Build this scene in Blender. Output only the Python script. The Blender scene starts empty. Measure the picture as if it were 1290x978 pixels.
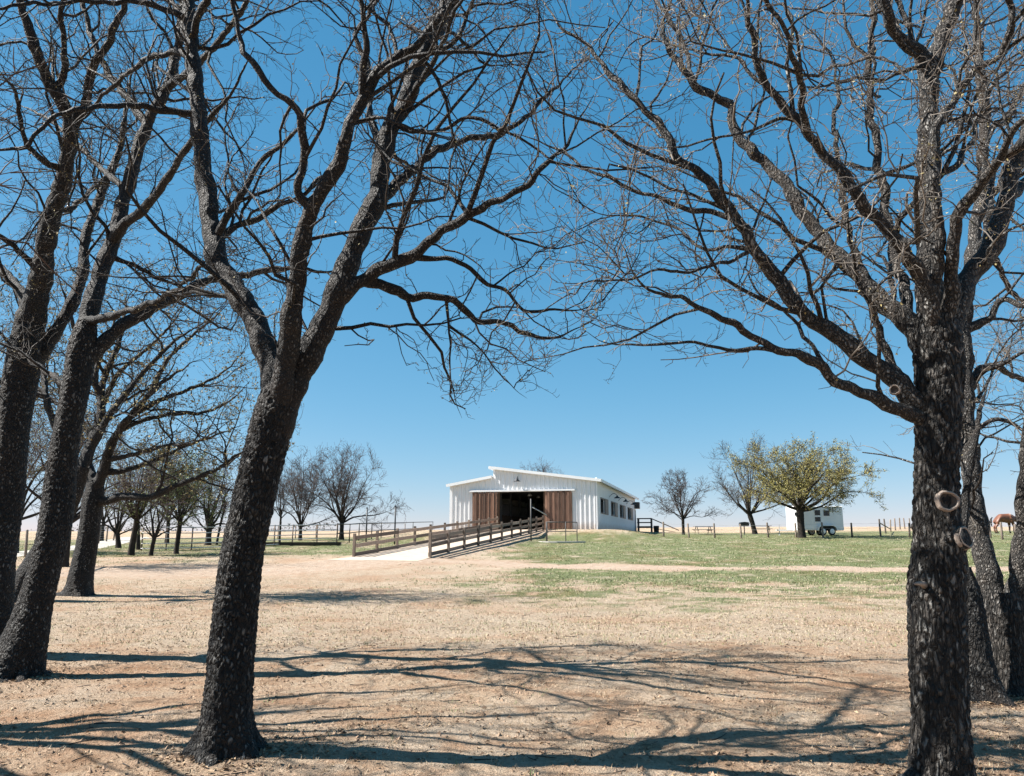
import bpy, bmesh, math, random
import numpy as np
from mathutils import Vector, noise as mnoise

# ------------------------------------------------------------------ camera, sky, sun, exposure
sc = bpy.context.scene
R_ = math.radians
FPX, CX, CY = 1012.0, 645.0, 489.0            # focal length and centre in photograph pixels
EYE = 1.65
HORIZ = 680.0
PITCH = math.atan((HORIZ - CY) / FPX)
cam_d = bpy.data.cameras.new('camera')
cam_d.sensor_width = 36.0
cam_d.lens = 36.0 * FPX / 1290.0
cam_d.clip_end = 6000
cam_o = bpy.data.objects.new('camera', cam_d)
cam_o.location = (0, 0, EYE)
cam_o.rotation_euler = (math.pi / 2 + PITCH, 0, 0)
sc.collection.objects.link(cam_o)
sc.camera = cam_o

SUN_EL, SUN_AZ = R_(47), R_(1.5)                # sun on the left, a few degrees beyond the picture plane
sun_vec = Vector((-math.cos(SUN_EL) * math.cos(SUN_AZ), math.cos(SUN_EL) * math.sin(SUN_AZ), math.sin(SUN_EL)))
world = bpy.data.worlds.new('World')
sc.world = world
world.use_nodes = True
wn, wl = world.node_tree.nodes, world.node_tree.links
wn.clear()
w_out = wn.new('ShaderNodeOutputWorld')
w_bg = wn.new('ShaderNodeBackground')
w_sky = wn.new('ShaderNodeTexSky')
w_sky.sky_type = 'NISHITA'
w_sky.sun_disc = False
w_sky.sun_elevation = SUN_EL
w_sky.sun_rotation = math.atan2(sun_vec.x, sun_vec.y)
w_sky.altitude = 1500
w_sky.air_density = 1.0
w_sky.dust_density = 0.25
w_sky.ozone_density = 3.0
# the photograph's colour grade of the blue: one power curve per channel, the same in every direction
w_sep = wn.new('ShaderNodeSeparateColor'); w_cmb = wn.new('ShaderNodeCombineColor')
wl.new(w_sky.outputs[0], w_sep.inputs[0])
for i_, (g_, k_) in enumerate(((1.18, 0.300), (0.63, 0.815), (0.52, 1.16))):
    pw = wn.new('ShaderNodeMath'); pw.operation = 'POWER'; pw.inputs[1].default_value = g_
    ml = wn.new('ShaderNodeMath'); ml.operation = 'MULTIPLY'; ml.inputs[1].default_value = k_
    wl.new(w_sep.outputs[i_], pw.inputs[0]); wl.new(pw.outputs[0], ml.inputs[0]); wl.new(ml.outputs[0], w_cmb.inputs[i_])
w_bg.inputs['Strength'].default_value = 0.1
wl.new(w_cmb.outputs[0], w_bg.inputs['Color'])
wl.new(w_bg.outputs[0], w_out.inputs['Surface'])
sun_d = bpy.data.lights.new('sun', 'SUN')
sun_d.energy = 5.0
sun_d.angle = R_(0.45)
sun_d.color = (1.0, 0.955, 0.89)
sun_o = bpy.data.objects.new('sun', sun_d)
sun_o.rotation_euler = sun_vec.to_track_quat('Z', 'Y').to_euler()
sun_o.location = (-30, 5, 30)
sc.collection.objects.link(sun_o)
sc.view_settings.view_transform = 'Standard'
sc.view_settings.look = 'None'
sc.view_settings.exposure = 1.45
sc.view_settings.gamma = 1.0
sc.view_settings.use_curve_mapping = False
sc.render.engine = 'CYCLES'
sc.cycles.max_bounces = 6
sc.cycles.diffuse_bounces = 3
sc.cycles.use_denoising = True

# ------------------------------------------------------------------ helpers
COL = sc.collection
rng = np.random.default_rng(7)

def tag(o, label=None, cat=None, group=None, kind=None):
    if label: o['label'] = label
    if cat: o['category'] = cat
    if group: o['group'] = group
    if kind: o['kind'] = kind
    return o

def empty(name, loc=(0, 0, 0), rz=0.0):
    o = bpy.data.objects.new(name, None)
    o.empty_display_size = 0.3
    o.location = loc
    o.rotation_euler = (0, 0, rz)
    COL.objects.link(o)
    return o

def np_mesh(name, V, F, smooth=True):
    V = np.asarray(V, np.float32)
    F = np.asarray(F, np.int32)
    me = bpy.data.meshes.new(name)
    k = F.shape[1]
    me.vertices.add(len(V)); me.vertices.foreach_set('co', V.ravel())
    me.loops.add(F.size); me.loops.foreach_set('vertex_index', F.ravel())
    me.polygons.add(len(F))
    me.polygons.foreach_set('loop_start', np.arange(0, F.size, k, dtype=np.int32))
    me.polygons.foreach_set('loop_total', np.full(len(F), k, np.int32))
    me.polygons.foreach_set('use_smooth', np.full(len(F), smooth))
    me.update(calc_edges=True)
    return me

def link(name, me, mat, parent=None):
    o = bpy.data.objects.new(name, me)
    if mat and not me.materials: me.materials.append(mat)
    COL.objects.link(o)
    if parent: o.parent = parent
    return o

class MB:
    """collects boxes, bars and prisms into one mesh"""
    def __init__(s): s.v = []; s.f = []
    def add(s, vs, fs):
        b = len(s.v); s.v += [tuple(v) for v in vs]; s.f += [tuple(i + b for i in f) for f in fs]
    def box(s, x0, x1, y0, y1, z0, z1):
        s.add([(x0,y0,z0),(x1,y0,z0),(x1,y1,z0),(x0,y1,z0),(x0,y0,z1),(x1,y0,z1),(x1,y1,z1),(x0,y1,z1)],
              [(0,3,2,1),(4,5,6,7),(0,1,5,4),(1,2,6,5),(2,3,7,6),(3,0,4,7)])
        return s
    def slab(s, p, q, w, h, up=(0, 0, 1)):
        """rectangular bar from p to q, w sideways, h along up"""
        p, q, up = Vector(p), Vector(q), Vector(up)
        t = (q - p).normalized(); a = t.cross(up).normalized() * w / 2; b = a.cross(t).normalized() * h / 2
        s.add([p-a-b, p+a-b, p+a+b, p-a+b, q-a-b, q+a-b, q+a+b, q-a+b],
              [(0,3,2,1),(4,5,6,7),(0,1,5,4),(1,2,6,5),(2,3,7,6),(3,0,4,7)])
        return s
    def prism(s, poly, axis, d0, d1):
        """extrude a 2D polygon; axis 'x','y','z' is the extrusion axis"""
        n = len(poly)
        def m(a, b, d):
            return {'y': (a, d, b), 'x': (d, a, b), 'z': (a, b, d)}[axis]
        vs = [m(a, b, d0) for a, b in poly] + [m(a, b, d1) for a, b in poly]
        fs = [tuple(range(n))[::-1], tuple(range(n, 2*n))] + [(i, (i+1) % n, n+(i+1) % n, n+i) for i in range(n)]
        s.add(vs, fs); return s
    def tube(s, pts, r, k=8, cap=True):
        pts = [Vector(p) for p in pts]
        rs = r if isinstance(r, (list, tuple)) else [r] * len(pts)
        b0 = len(s.v); ref = Vector((0.31, 0.17, 0.93))
        for i, p in enumerate(pts):
            t = (pts[min(i+1, len(pts)-1)] - pts[max(i-1, 0)]).normalized()
            rf = ref if abs(t.dot(ref)) < 0.9 else Vector((1, 0, 0))
            a = t.cross(rf).normalized(); b = t.cross(a)
            for j in range(k):
                an = 2*math.pi*j/k
                s.v.append(tuple(p + (a*math.cos(an) + b*math.sin(an))*rs[i]))
        for i in range(len(pts)-1):
            for j in range(k):
                s.f.append((b0+i*k+j, b0+i*k+(j+1) % k, b0+(i+1)*k+(j+1) % k, b0+(i+1)*k+j))
        if cap:
            s.f.append(tuple(b0+j for j in range(k))[::-1]); s.f.append(tuple(b0+(len(pts)-1)*k+j for j in range(k)))
        return s
    def lathe(s, prof, k=16, c=(0, 0, 0), axis='z'):
        b0 = len(s.v)
        for r, z in prof:
            for j in range(k):
                an = 2*math.pi*j/k
                a, b = r*math.cos(an), r*math.sin(an)
                v = {'z': (a, b, z), 'y': (a, z, b), 'x': (z, a, b)}[axis]
                s.v.append((v[0]+c[0], v[1]+c[1], v[2]+c[2]))
        for i in range(len(prof)-1):
            for j in range(k):
                s.f.append((b0+i*k+j, b0+i*k+(j+1) % k, b0+(i+1)*k+(j+1) % k, b0+(i+1)*k+j))
        s.f.append(tuple(b0+j for j in range(k))[::-1]); s.f.append(tuple(b0+(len(prof)-1)*k+j for j in range(k)))
        return s
    def mesh(s, name, smooth=False, bevel=0.0):
        me = bpy.data.meshes.new(name); me.from_pydata(s.v, [], s.f)
        bm = bmesh.new(); bm.from_mesh(me); bmesh.ops.recalc_face_normals(bm, faces=bm.faces)
        if bevel > 0:
            bmesh.ops.bevel(bm, geom=list(bm.edges), offset=bevel, segments=1, affect='EDGES', clamp_overlap=True)
        bm.to_mesh(me); bm.free()
        if smooth: me.polygons.foreach_set('use_smooth', [True]*len(me.polygons))
        me.update(); return me
    def build(s, name, mat, parent=None, smooth=False, bevel=0.0):
        return link(name, s.mesh(name, smooth, bevel), mat, parent)

# ------------------------------------------------------------------ materials
def nodes_of(name):
    m = bpy.data.materials.new(name); m.use_nodes = True
    nt = m.node_tree; b = nt.nodes['Principled BSDF']
    return m, nt, b

def N(nt, kind, **kw):
    n = nt.nodes.new(kind)
    for k, v in kw.items():
        if k in n.inputs.keys(): n.inputs[k].default_value = v
        else: setattr(n, k, v)
    return n

def mixc(nt, fac, a, b, typ='MIX'):
    n = nt.nodes.new('ShaderNodeMix'); n.data_type = 'RGBA'; n.blend_type = typ
    for sock, val in ((n.inputs[0], fac), (n.inputs[6], a), (n.inputs[7], b)):
        if hasattr(val, 'type') or hasattr(val, 'is_linked'): nt.links.new(val, sock)
        elif isinstance(val, (int, float)): sock.default_value = val
        else: sock.default_value = (*val, 1)
    return n.outputs[2]

def ramp(nt, src, p0, p1, a=0.0, b=1.0):
    n = nt.nodes.new('ShaderNodeMapRange'); n.clamp = True
    n.inputs['From Min'].default_value = p0; n.inputs['From Max'].default_value = p1
    n.inputs['To Min'].default_value = a; n.inputs['To Max'].default_value = b
    nt.links.new(src, n.inputs['Value']); return n.outputs[0]

def math_(nt, op, a, b=None):
    n = nt.nodes.new('ShaderNodeMath'); n.operation = op
    for i, v in enumerate((a, b)):
        if v is None: continue
        if hasattr(v, 'is_linked'): nt.links.new(v, n.inputs[i])
        else: n.inputs[i].default_value = v
    return n.outputs[0]

def noise_(nt, scale, detail=4, rough=0.6, vec=None, out=0):
    n = nt.nodes.new('ShaderNodeTexNoise')
    n.inputs['Scale'].default_value = scale; n.inputs['Detail'].default_value = detail; n.inputs['Roughness'].default_value = rough
    if vec is not None: nt.links.new(vec, n.inputs['Vector'])
    return n.outputs[out]

def bump_(nt, b, h, strength=0.5, dist=0.01):
    n = nt.nodes.new('ShaderNodeBump'); n.inputs['Strength'].default_value = strength; n.inputs['Distance'].default_value = dist
    nt.links.new(h, n.inputs['Height']); nt.links.new(n.outputs[0], b.inputs['Normal']); return n

def position(nt, scale=(1, 1, 1), kind='obj'):
    if kind == 'obj': src = nt.nodes.new('ShaderNodeTexCoord').outputs['Object']
    else: src = nt.nodes.new('ShaderNodeNewGeometry').outputs['Position']
    mp = nt.nodes.new('ShaderNodeMapping'); mp.inputs['Scale'].default_value = scale
    nt.links.new(src, mp.inputs['Vector']); return mp.outputs[0]

def simple(name, col, rough=0.6, metal=0.0, var=0.12, scale=3.0, bump=0.0, spec=0.5):
    m, nt, b = nodes_of(name)
    p = position(nt)
    nz = noise_(nt, scale, 5, 0.65, p)
    c = mixc(nt, ramp(nt, nz, 0.3, 0.7), [x*(1-var) for x in col], [min(1, x*(1+var)) for x in col])
    nt.links.new(c, b.inputs['Base Color'])
    b.inputs['Roughness'].default_value = rough; b.inputs['Metallic'].default_value = metal
    b.inputs['Specular IOR Level'].default_value = spec
    if bump: bump_(nt, b, nz, bump, 0.02)
    return m

def bark_material(name, zs, scale, dark, light, fleck=0.35, bump=1.0, dist=0.02):
    m, nt, b = nodes_of(name)
    p0 = position(nt, (1, 1, zs))
    wob = noise_(nt, 11.0, 3, 0.55, p0, out=1)
    add = nt.nodes.new('ShaderNodeVectorMath'); add.operation = 'MULTIPLY_ADD'
    nt.links.new(wob, add.inputs[0]); add.inputs[1].default_value = (0.07, 0.07, 0.07); nt.links.new(p0, add.inputs[2])
    vo = nt.nodes.new('ShaderNodeTexVoronoi'); vo.feature = 'DISTANCE_TO_EDGE'; vo.inputs['Scale'].default_value = scale
    nt.links.new(add.outputs[0], vo.inputs['Vector'])
    vc = nt.nodes.new('ShaderNodeTexVoronoi'); vc.feature = 'F1'; vc.inputs['Scale'].default_value = scale
    nt.links.new(add.outputs[0], vc.inputs['Vector'])
    fine = noise_(nt, scale*5, 5, 0.7, p0)
    p1 = position(nt, (1, 1, zs*0.4))
    rid = math_(nt, 'ABSOLUTE', math_(nt, 'SUBTRACT', noise_(nt, scale*0.7, 3, 0.55, p1), 0.5))
    furrow = ramp(nt, rid, 0.0, 0.07, 0.15, 1.0)
    edge = ramp(nt, vo.outputs['Distance'], 0.03, 0.20)
    plate = math_(nt, 'MULTIPLY', edge, furrow)
    sep = nt.nodes.new('ShaderNodeSeparateColor'); nt.links.new(vc.outputs['Color'], sep.inputs[0])
    base = mixc(nt, plate, [x*0.25 for x in dark], dark)
    tone = math_(nt, 'MULTIPLY', ramp(nt, math_(nt, 'ADD', math_(nt, 'MULTIPLY', sep.outputs[0], 0.6), math_(nt, 'MULTIPLY', fine, 0.8)), 0.50, 1.0), plate)
    base = mixc(nt, tone, base, light)
    top = ramp(nt, vo.outputs['Distance'], 0.16, 0.34)      # bright crests on some plates: highlight specks painted into the colour
    pick = ramp(nt, math_(nt, 'ADD', sep.outputs[1], math_(nt, 'MULTIPLY', fine, 0.5)), 0.80, 1.05)
    big = noise_(nt, 2.6, 4, 0.6, position(nt))
    fl = math_(nt, 'MULTIPLY', math_(nt, 'MULTIPLY', top, pick), ramp(nt, big, 0.34, 0.60, 0.25, 1.0))
    base = mixc(nt, fl, base, (fleck, fleck*0.98, fleck*0.92))
    base = mixc(nt, math_(nt, 'MULTIPLY', ramp(nt, noise_(nt, 1.7, 4, 0.65, p0), 0.50, 0.70), 0.45), base, (0.045, 0.028, 0.017))
    nt.links.new(base, b.inputs['Base Color'])
    b.inputs['Roughness'].default_value = 0.7
    b.inputs['Specular IOR Level'].default_value = 0.4
    h = math_(nt, 'ADD', math_(nt, 'ADD', ramp(nt, vo.outputs['Distance'], 0.0, 0.32), math_(nt, 'MULTIPLY', furrow, 0.7)), math_(nt, 'MULTIPLY', fine, 0.5))
    bump_(nt, b, h, bump, dist)
    return m

M = {}
M['bark_trunk'] = bark_material('bark_trunk', 0.50, 33.0, (0.013, 0.0108, 0.009), (0.062, 0.054, 0.046), 0.26, 1.0, 0.035)
M['bark_limb'] = bark_material('bark_limb', 0.6, 44.0, (0.014, 0.0115, 0.0095), (0.056, 0.048, 0.040), 0.20, 0.9, 0.016)
M['bark_pale'] = bark_material('bark_pale', 0.30, 30.0, (0.028, 0.0235, 0.019), (0.15, 0.132, 0.115), 0.34, 1.0, 0.04)
M['bark_pale_limb'] = bark_material('bark_pale_limb', 0.55, 42.0, (0.036, 0.031, 0.026), (0.17, 0.150, 0.13), 0.36, 0.9, 0.018)
M['twig'] = simple('twig_bark', (0.042, 0.035, 0.029), 0.8, 0, 0.35, 6.0, spec=0.3)
M['twig_pale'] = simple('twig_bark_pale', (0.155, 0.135, 0.115), 0.8, 0, 0.35, 6.0, spec=0.3)
M['twig_far'] = simple('twig_bark_far', (0.075, 0.057, 0.052), 0.85, 0, 0.25, 2.0, spec=0.2)
M['bark_far'] = simple('bark_far', (0.03, 0.025, 0.021), 0.9, 0, 0.4, 5.0, 0.6, spec=0.2)
M['bud'] = simple('leaf_bud', (0.26, 0.21, 0.085), 0.7, 0, 0.4, 9.0)
M['leaf_yellow'] = simple('young_leaf_yellow', (0.255, 0.22, 0.062), 0.65, 0, 0.4, 1.2)
M['leaf_green'] = simple('young_leaf_green', (0.13, 0.16, 0.05), 0.65, 0, 0.35, 1.2)
M['scar_ring'] = simple('callus_wood', (0.27, 0.215, 0.175), 0.8, 0, 0.25, 18, 0.6)
M['scar_core'] = simple('cut_heartwood', (0.045, 0.034, 0.026), 0.9, 0, 0.5, 14, 0.8)
M['white_metal'] = simple('white_painted_metal', (0.76, 0.76, 0.765), 0.45, 0.0, 0.05, 0.8)
def wall_material():
    m, nt, b = nodes_of('white_ribbed_steel')
    p = position(nt, (1, 1, 0.12)); q = position(nt)
    st = noise_(nt, 3.0, 6, 0.7, p); sp = noise_(nt, 2.2, 5, 0.7, q)
    sx = nt.nodes.new('ShaderNodeSeparateXYZ'); nt.links.new(q, sx.inputs[0])
    c = mixc(nt, ramp(nt, st, 0.5, 0.75, 0, 0.30), (0.78, 0.78, 0.785), (0.55, 0.53, 0.49))
    low = math_(nt, 'MULTIPLY', ramp(nt, math_(nt, 'ADD', sx.outputs[2], math_(nt, 'MULTIPLY', sp, -0.9)), -0.25, 0.25, 1, 0), 0.55)
    c = mixc(nt, low, c, (0.45, 0.34, 0.25))
    nt.links.new(c, b.inputs['Base Color']); b.inputs['Roughness'].default_value = 0.45
    return m
M['white_metal'] = wall_material()
M['white_trim'] = simple('white_trim', (0.78, 0.78, 0.78), 0.45, 0.0, 0.04, 0.8)
M['roof_metal'] = simple('roof_metal', (0.62, 0.63, 0.64), 0.35, 0.3, 0.06, 0.5)
M['dark_metal'] = simple('dark_metal', (0.03, 0.032, 0.035), 0.5, 0.4, 0.2, 4)
M['pipe_metal'] = simple('pipe_metal', (0.05, 0.047, 0.044), 0.6, 0.0, 0.3, 3)
M['galvanised'] = simple('galvanised_pipe', (0.50, 0.50, 0.49), 0.45, 0.5, 0.15, 3)
M['rust_pipe'] = simple('rusty_pipe', (0.16, 0.115, 0.09), 0.75, 0.2, 0.35, 3)
M['void'] = simple('dark_opening', (0.012, 0.012, 0.013), 0.9, 0, 0.2, 2)
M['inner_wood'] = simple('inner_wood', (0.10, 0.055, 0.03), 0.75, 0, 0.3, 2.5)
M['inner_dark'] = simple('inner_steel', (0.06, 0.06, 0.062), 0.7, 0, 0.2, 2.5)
M['shutter'] = simple('shutter_brown', (0.20, 0.165, 0.14), 0.6, 0, 0.1, 3)
M['concrete'] = simple('concrete', (0.440, 0.408, 0.368), 0.85, 0, 0.12, 1.5, 0.3)
M['rubber'] = simple('rubber', (0.02, 0.02, 0.021), 0.8, 0, 0.2, 5)
M['glass'] = simple('dark_glass', (0.008, 0.010, 0.013), 0.25, 0, 0.1, 3)
M['trailer_white'] = simple('trailer_white', (0.78, 0.78, 0.78), 0.35, 0, 0.04, 1)
M['trailer_silver'] = simple('trailer_silver', (0.72, 0.725, 0.735), 0.4, 0.15, 0.06, 1)
M['horse'] = simple('horse_coat', (0.15, 0.06, 0.032), 0.5, 0, 0.2, 2)
M['horse_dark'] = simple('horse_mane', (0.025, 0.018, 0.015), 0.7, 0, 0.2, 8)
M['horse_white'] = simple('horse_sock', (0.6, 0.56, 0.52), 0.7, 0, 0.1, 8)

def wood_material(name, ca, cb, zs=0.12, scale=14):
    m, nt, b = nodes_of(name)
    oi = nt.nodes.new('ShaderNodeObjectInfo')
    p = position(nt, (1, 1, zs))
    nz = noise_(nt, scale, 6, 0.7, p)
    c = mixc(nt, ramp(nt, nz, 0.3, 0.72), ca, cb)
    k = ramp(nt, oi.outputs['Random'], 0, 1, 0.42, 1.6)
    hs = nt.nodes.new('ShaderNodeHueSaturation'); nt.links.new(c, hs.inputs['Color']); nt.links.new(k, hs.inputs['Value'])
    nt.links.new(hs.outputs[0], b.inputs['Base Color']); b.inputs['Roughness'].default_value = 0.8
    bump_(nt, b, nz, 0.5, 0.01); return m
M['door_board'] = wood_material('door_board', (0.12, 0.058, 0.036), (0.27, 0.155, 0.105))
M['fence_board'] = wood_material('fence_board', (0.17, 0.12, 0.09), (0.34, 0.255, 0.195), 0.6, 9)
M['fence_post'] = wood_material('fence_post', (0.10, 0.075, 0.058), (0.23, 0.18, 0.14), 0.3, 9)
M['table_wood'] = wood_material('table_wood', (0.10, 0.08, 0.06), (0.2, 0.16, 0.12), 0.6, 9)

# ------------------------------------------------------------------ terrain
def sst(a, b, x):
    t = np.clip((np.asarray(x, float) - a) / (b - a), 0, 1); return t * t * (3 - 2 * t)

GK_Y = np.array([-80, 8, 18, 26, 33, 40, 50, 60, 72, 100, 135, 165, 185, 260, 420, 6000.0])
GK_Z = np.array([0, 0, 0.03, 0.16, 0.38, 0.70, 1.08, 1.42, 1.75, 2.42, 3.25, 3.72, 3.82, 3.3, 2.5, 2.5])
_gy = np.linspace(-80, 6000, 24000)
_gz = np.interp(_gy, GK_Y, GK_Z)
_k = np.ones(25) / 25
_gz = np.convolve(np.pad(_gz, 12, mode='edge'), _k, 'valid')

BA = R_(14.2)                                   # how far the barn is turned
BU = np.array([math.sin(BA), math.cos(BA)])     # into the barn
BV = np.array([math.cos(BA), -math.sin(BA)])    # along its front, left to right
BO = np.array([7.26, 69.2]); BW, BD, BZ = 13.1, 33.0, 2.50
RN = np.array([-6.02, 41.0])                    # near end of the ramp
RF = BO - BV * 6.62 - BU * 0.15                 # far end, at the doorway
RW = 4.15

def barn_local(x, y):
    dx, dy = x - BO[0], y - BO[1]
    return dx*BV[0] + dy*BV[1], dx*BU[0] + dy*BU[1]

def ramp_local(x, y):
    d = RF - RN; L = np.hypot(*d); d = d / L
    dx, dy = x - RN[0], y - RN[1]
    return (dx*d[0] + dy*d[1]) / L, dx*d[1] - dy*d[0]

def wav(x, y, f, s):
    return np.sin(x*f + s) * np.cos(y*f*1.13 + s*1.7) + 0.5*np.sin(x*f*2.3 - y*f*1.9 + s*2.1)

RZ0 = 0.80
def th(x, y, detail=True):
    x = np.asarray(x, float); y = np.asarray(y, float)
    z = np.interp(y, _gy, _gz)
    z = z + 0.010*np.clip(x, -45, 45)*sst(25, 70, y)*(1 - sst(150, 400, y))
    z = z + 0.035*wav(x, y, 0.35, 1.3)*sst(3, 12, np.abs(y)) + 0.018*wav(x, y, 1.1, 0.4)
    lx, ly = barn_local(x, y)
    d = np.hypot(np.maximum(np.maximum(-BW-1.2-lx, lx-1.0), 0), np.maximum(np.maximum(-1.0-ly, ly-BD-1), 0))
    m = 1 - sst(0, 6.5, d)
    z = z*(1-m) + BZ*m
    t, w = ramp_local(x, y)
    rz = RZ0 + (BZ - RZ0)*np.clip(t, 0, 1)
    m = (1 - sst(RW/2 + 0.1, RW/2 + 1.9, np.abs(w))) * sst(-0.22, 0.0, t) * (1 - sst(1.0, 1.02, t))
    z = z*(1-m) + (rz - 0.05)*m
    return z

def cam_ray(px, py):
    u, v = (px-CX)/FPX, (CY-py)/FPX
    cp, sp = math.cos(PITCH), math.sin(PITCH)
    return np.array([u, cp - v*sp, sp + v*cp])

def AT(px, py, Y):
    d = cam_ray(px, py); t = Y/d[1]
    return np.array([d[0]*t, Y, EYE + d[2]*t])

def G(px, py, ymax=260):
    """where a line of sight through a point of the photograph meets the terrain"""
    d = cam_ray(px, py)
    Y = np.linspace(2.5, ymax, 9000); t = Y/d[1]
    zz = EYE + d[2]*t - th(d[0]*t, Y)
    i = np.argmax(zz <= 0) if (zz <= 0).any() else len(Y)-1
    return np.array([d[0]*t[i], Y[i], th(d[0]*t[i], Y[i])])

def GX(px, Y):
    """ground point at distance Y seen in column px (near the horizon)"""
    x = (px-CX)/FPX*Y*math.cos(PITCH); z = float(th(x, Y))
    x = (px-CX)/FPX*(Y*math.cos(PITCH)+(z-EYE)*math.sin(PITCH))
    return np.array([x, Y, float(th(x, Y))])

def dist_poly(x, y, pts):
    best = np.full(x.shape, 1e9)
    for a, b in zip(pts[:-1], pts[1:]):
        a, b = np.array(a[:2]), np.array(b[:2]); ab = b-a; L = (ab**2).sum()
        t = np.clip(((x-a[0])*ab[0] + (y-a[1])*ab[1])/L, 0, 1)
        best = np.minimum(best, np.hypot(x-a[0]-t*ab[0], y-a[1]-t*ab[1]))
    return best

# smooth value noise for region edges
_tab = rng.random((256, 256))
def vnoise(x, y, f):
    x = np.asarray(x)*f + 1000; y = np.asarray(y)*f + 1000
    xi, yi = np.floor(x).astype(int), np.floor(y).astype(int)
    fx, fy = x-xi, y-yi; fx = fx*fx*(3-2*fx); fy = fy*fy*(3-2*fy)
    g = lambda a, b: _tab[a % 256, b % 256]
    return (g(xi, yi)*(1-fx)+g(xi+1, yi)*fx)*(1-fy) + (g(xi, yi+1)*(1-fx)+g(xi+1, yi+1)*fx)*fy
def fbm(x, y, f, o=4):
    s = 0; a = 0.5; t = 0
    for i in range(o): s = s + a*vnoise(x+17.3*i, y-9.1*i, f); t += a; f *= 2.03; a *= 0.55
    return s/t

PATH_R = [G(1500, 716), G(1290, 717), G(1000, 717), G(760, 715), G(640, 711), G(560, 707), G(493, 705)]
PATH_L = [G(493, 706), G(400, 714), G(250, 719), G(100, 722), G(-150, 728)]

def regions(x, y):
    n1 = fbm(x, y, 0.22); n2 = fbm(x+50, y, 0.9); n3 = fbm(x-31, y+12, 2.6)
    pr = dist_poly(x, y, PATH_R) + (n1-0.5)*2.2 + (n2-0.5)*1.0
    pl = dist_poly(x, y, PATH_L) + (n1-0.5)*2.8 + (n2-0.5)*1.2
    path = np.maximum(1 - sst(0.5, 1.7, pr), 1 - sst(1.6, 4.2, pl))
    t, w = ramp_local(x, y)
    edge = y + (n1-0.5)*7 + (n2-0.5)*3
    # mixed zone of straw and thin green between the bare dirt and the path
    right = sst(-5.0, 1.0, x + (n1-0.5)*5)
    straw = sst(9.0, 15.5, edge)*(0.6+0.4*right)
    straw = np.maximum(straw, sst(0.50, 0.62, n2)*0.7*sst(4, 8, y))
    green = sst(12.0, 24.0, edge)*right*np.clip(0.36+1.3*(n3-0.42)+0.9*(n2-0.45), 0, 0.8)
    lawn = sst(23.5, 30.5, y + (n2-0.5)*4+(n3-0.5)*3)*sst(-3.5, 1.5, x + (n2-0.5)*2)
    leftlawn = sst(40, 45, y + (n1-0.5)*4)*(1-sst(-4, 1, x))
    leftpatch = sst(0.50, 0.62, n1)*sst(19, 24, y)*(1-sst(36, 44, y))*(1-sst(-16, -9, x))
    green = np.maximum.reduce([green, lawn*np.clip(0.74+0.9*(n2-0.45)+0.6*(n3-0.5), 0.3, 1), leftlawn*np.clip(0.6+1.0*(n2-0.45), 0.1, 1), leftpatch*0.8])
    lx, ly = barn_local(x, y)
    bank = (1-sst(0.5, 4.5, np.maximum(np.maximum(-BW-1-lx, lx-0.5), np.maximum(-ly-1, ly-BD))))
    green = green*(1-bank*np.clip(1.5*(n2-0.1), 0.3, 0.95))
    straw = np.maximum(straw, bank*0.7)
    emb = (1-sst(RW/2, RW/2+1.6, np.abs(w)))*sst(-0.15, 0.02, t)*(1-sst(0.98, 1.0, t))
    path = np.maximum(path, emb*0.75)
    far = sst(84, 98, y + (n1-0.5)*16)
    green = green*(1-far*0.9)*(1-path)
    return path, straw*(1-path), green, far

def axis(segs):
    out = [segs[0][0]]
    for a, b, step in segs:
        n = max(1, int(round((b-a)/step))); out += list(np.linspace(a, b, n+1)[1:])
    return np.array(out)
gx = axis([(-4000, -400, 600), (-400, -80, 20), (-80, -26, 2.0), (-26, -10, 0.4), (-10, 10, 0.14), (10, 34, 0.5), (34, 80, 2.0), (80, 400, 20), (400, 4000, 600)])
gy = axis([(-80, 0, 8), (0, 3.6, 0.4), (3.6, 12, 0.09), (12, 24, 0.2), (24, 48, 0.36), (48, 100, 0.8), (100, 200, 3), (200, 420, 10), (420, 4800, 500)])
GXX, GYY = np.meshgrid(gx, gy)
GZ = th(GXX, GYY)
near = (1-sst(14, 30, GYY))*sst(-2, 2, GYY)*(1-sst(14, 26, np.abs(GXX)))
GZ = GZ + near*((fbm(GXX, GYY, 1.7)-0.5)*0.07 + (fbm(GXX+9, GYY+3, 6.0, 3)-0.5)*0.035)
def ground_z(x, y):
    x = np.asarray(x, float); y = np.asarray(y, float)
    nr = (1-sst(14, 30, y))*sst(-2, 2, y)*(1-sst(14, 26, np.abs(x)))
    return th(x, y) + nr*((fbm(x, y, 1.7)-0.5)*0.07 + (fbm(x+9, y+3, 6.0, 3)-0.5)*0.035)
nx, ny = len(gx), len(gy)
idx = np.arange(nx*ny).reshape(ny, nx)
GF = np.stack([idx[:-1, :-1], idx[:-1, 1:], idx[1:, 1:], idx[1:, :-1]], -1).reshape(-1, 4)
g_me = np_mesh('ground', np.stack([GXX, GYY, GZ], -1).reshape(-1, 3), GF)
pth, stw, grn, fr = regions(GXX.ravel(), GYY.ravel())
for nm, arr in (('path', pth), ('straw', stw), ('green', grn), ('far', fr)):
    at = g_me.attributes.new(nm, 'FLOAT', 'POINT'); at.data.foreach_set('value', arr.astype(np.float32))

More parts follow.
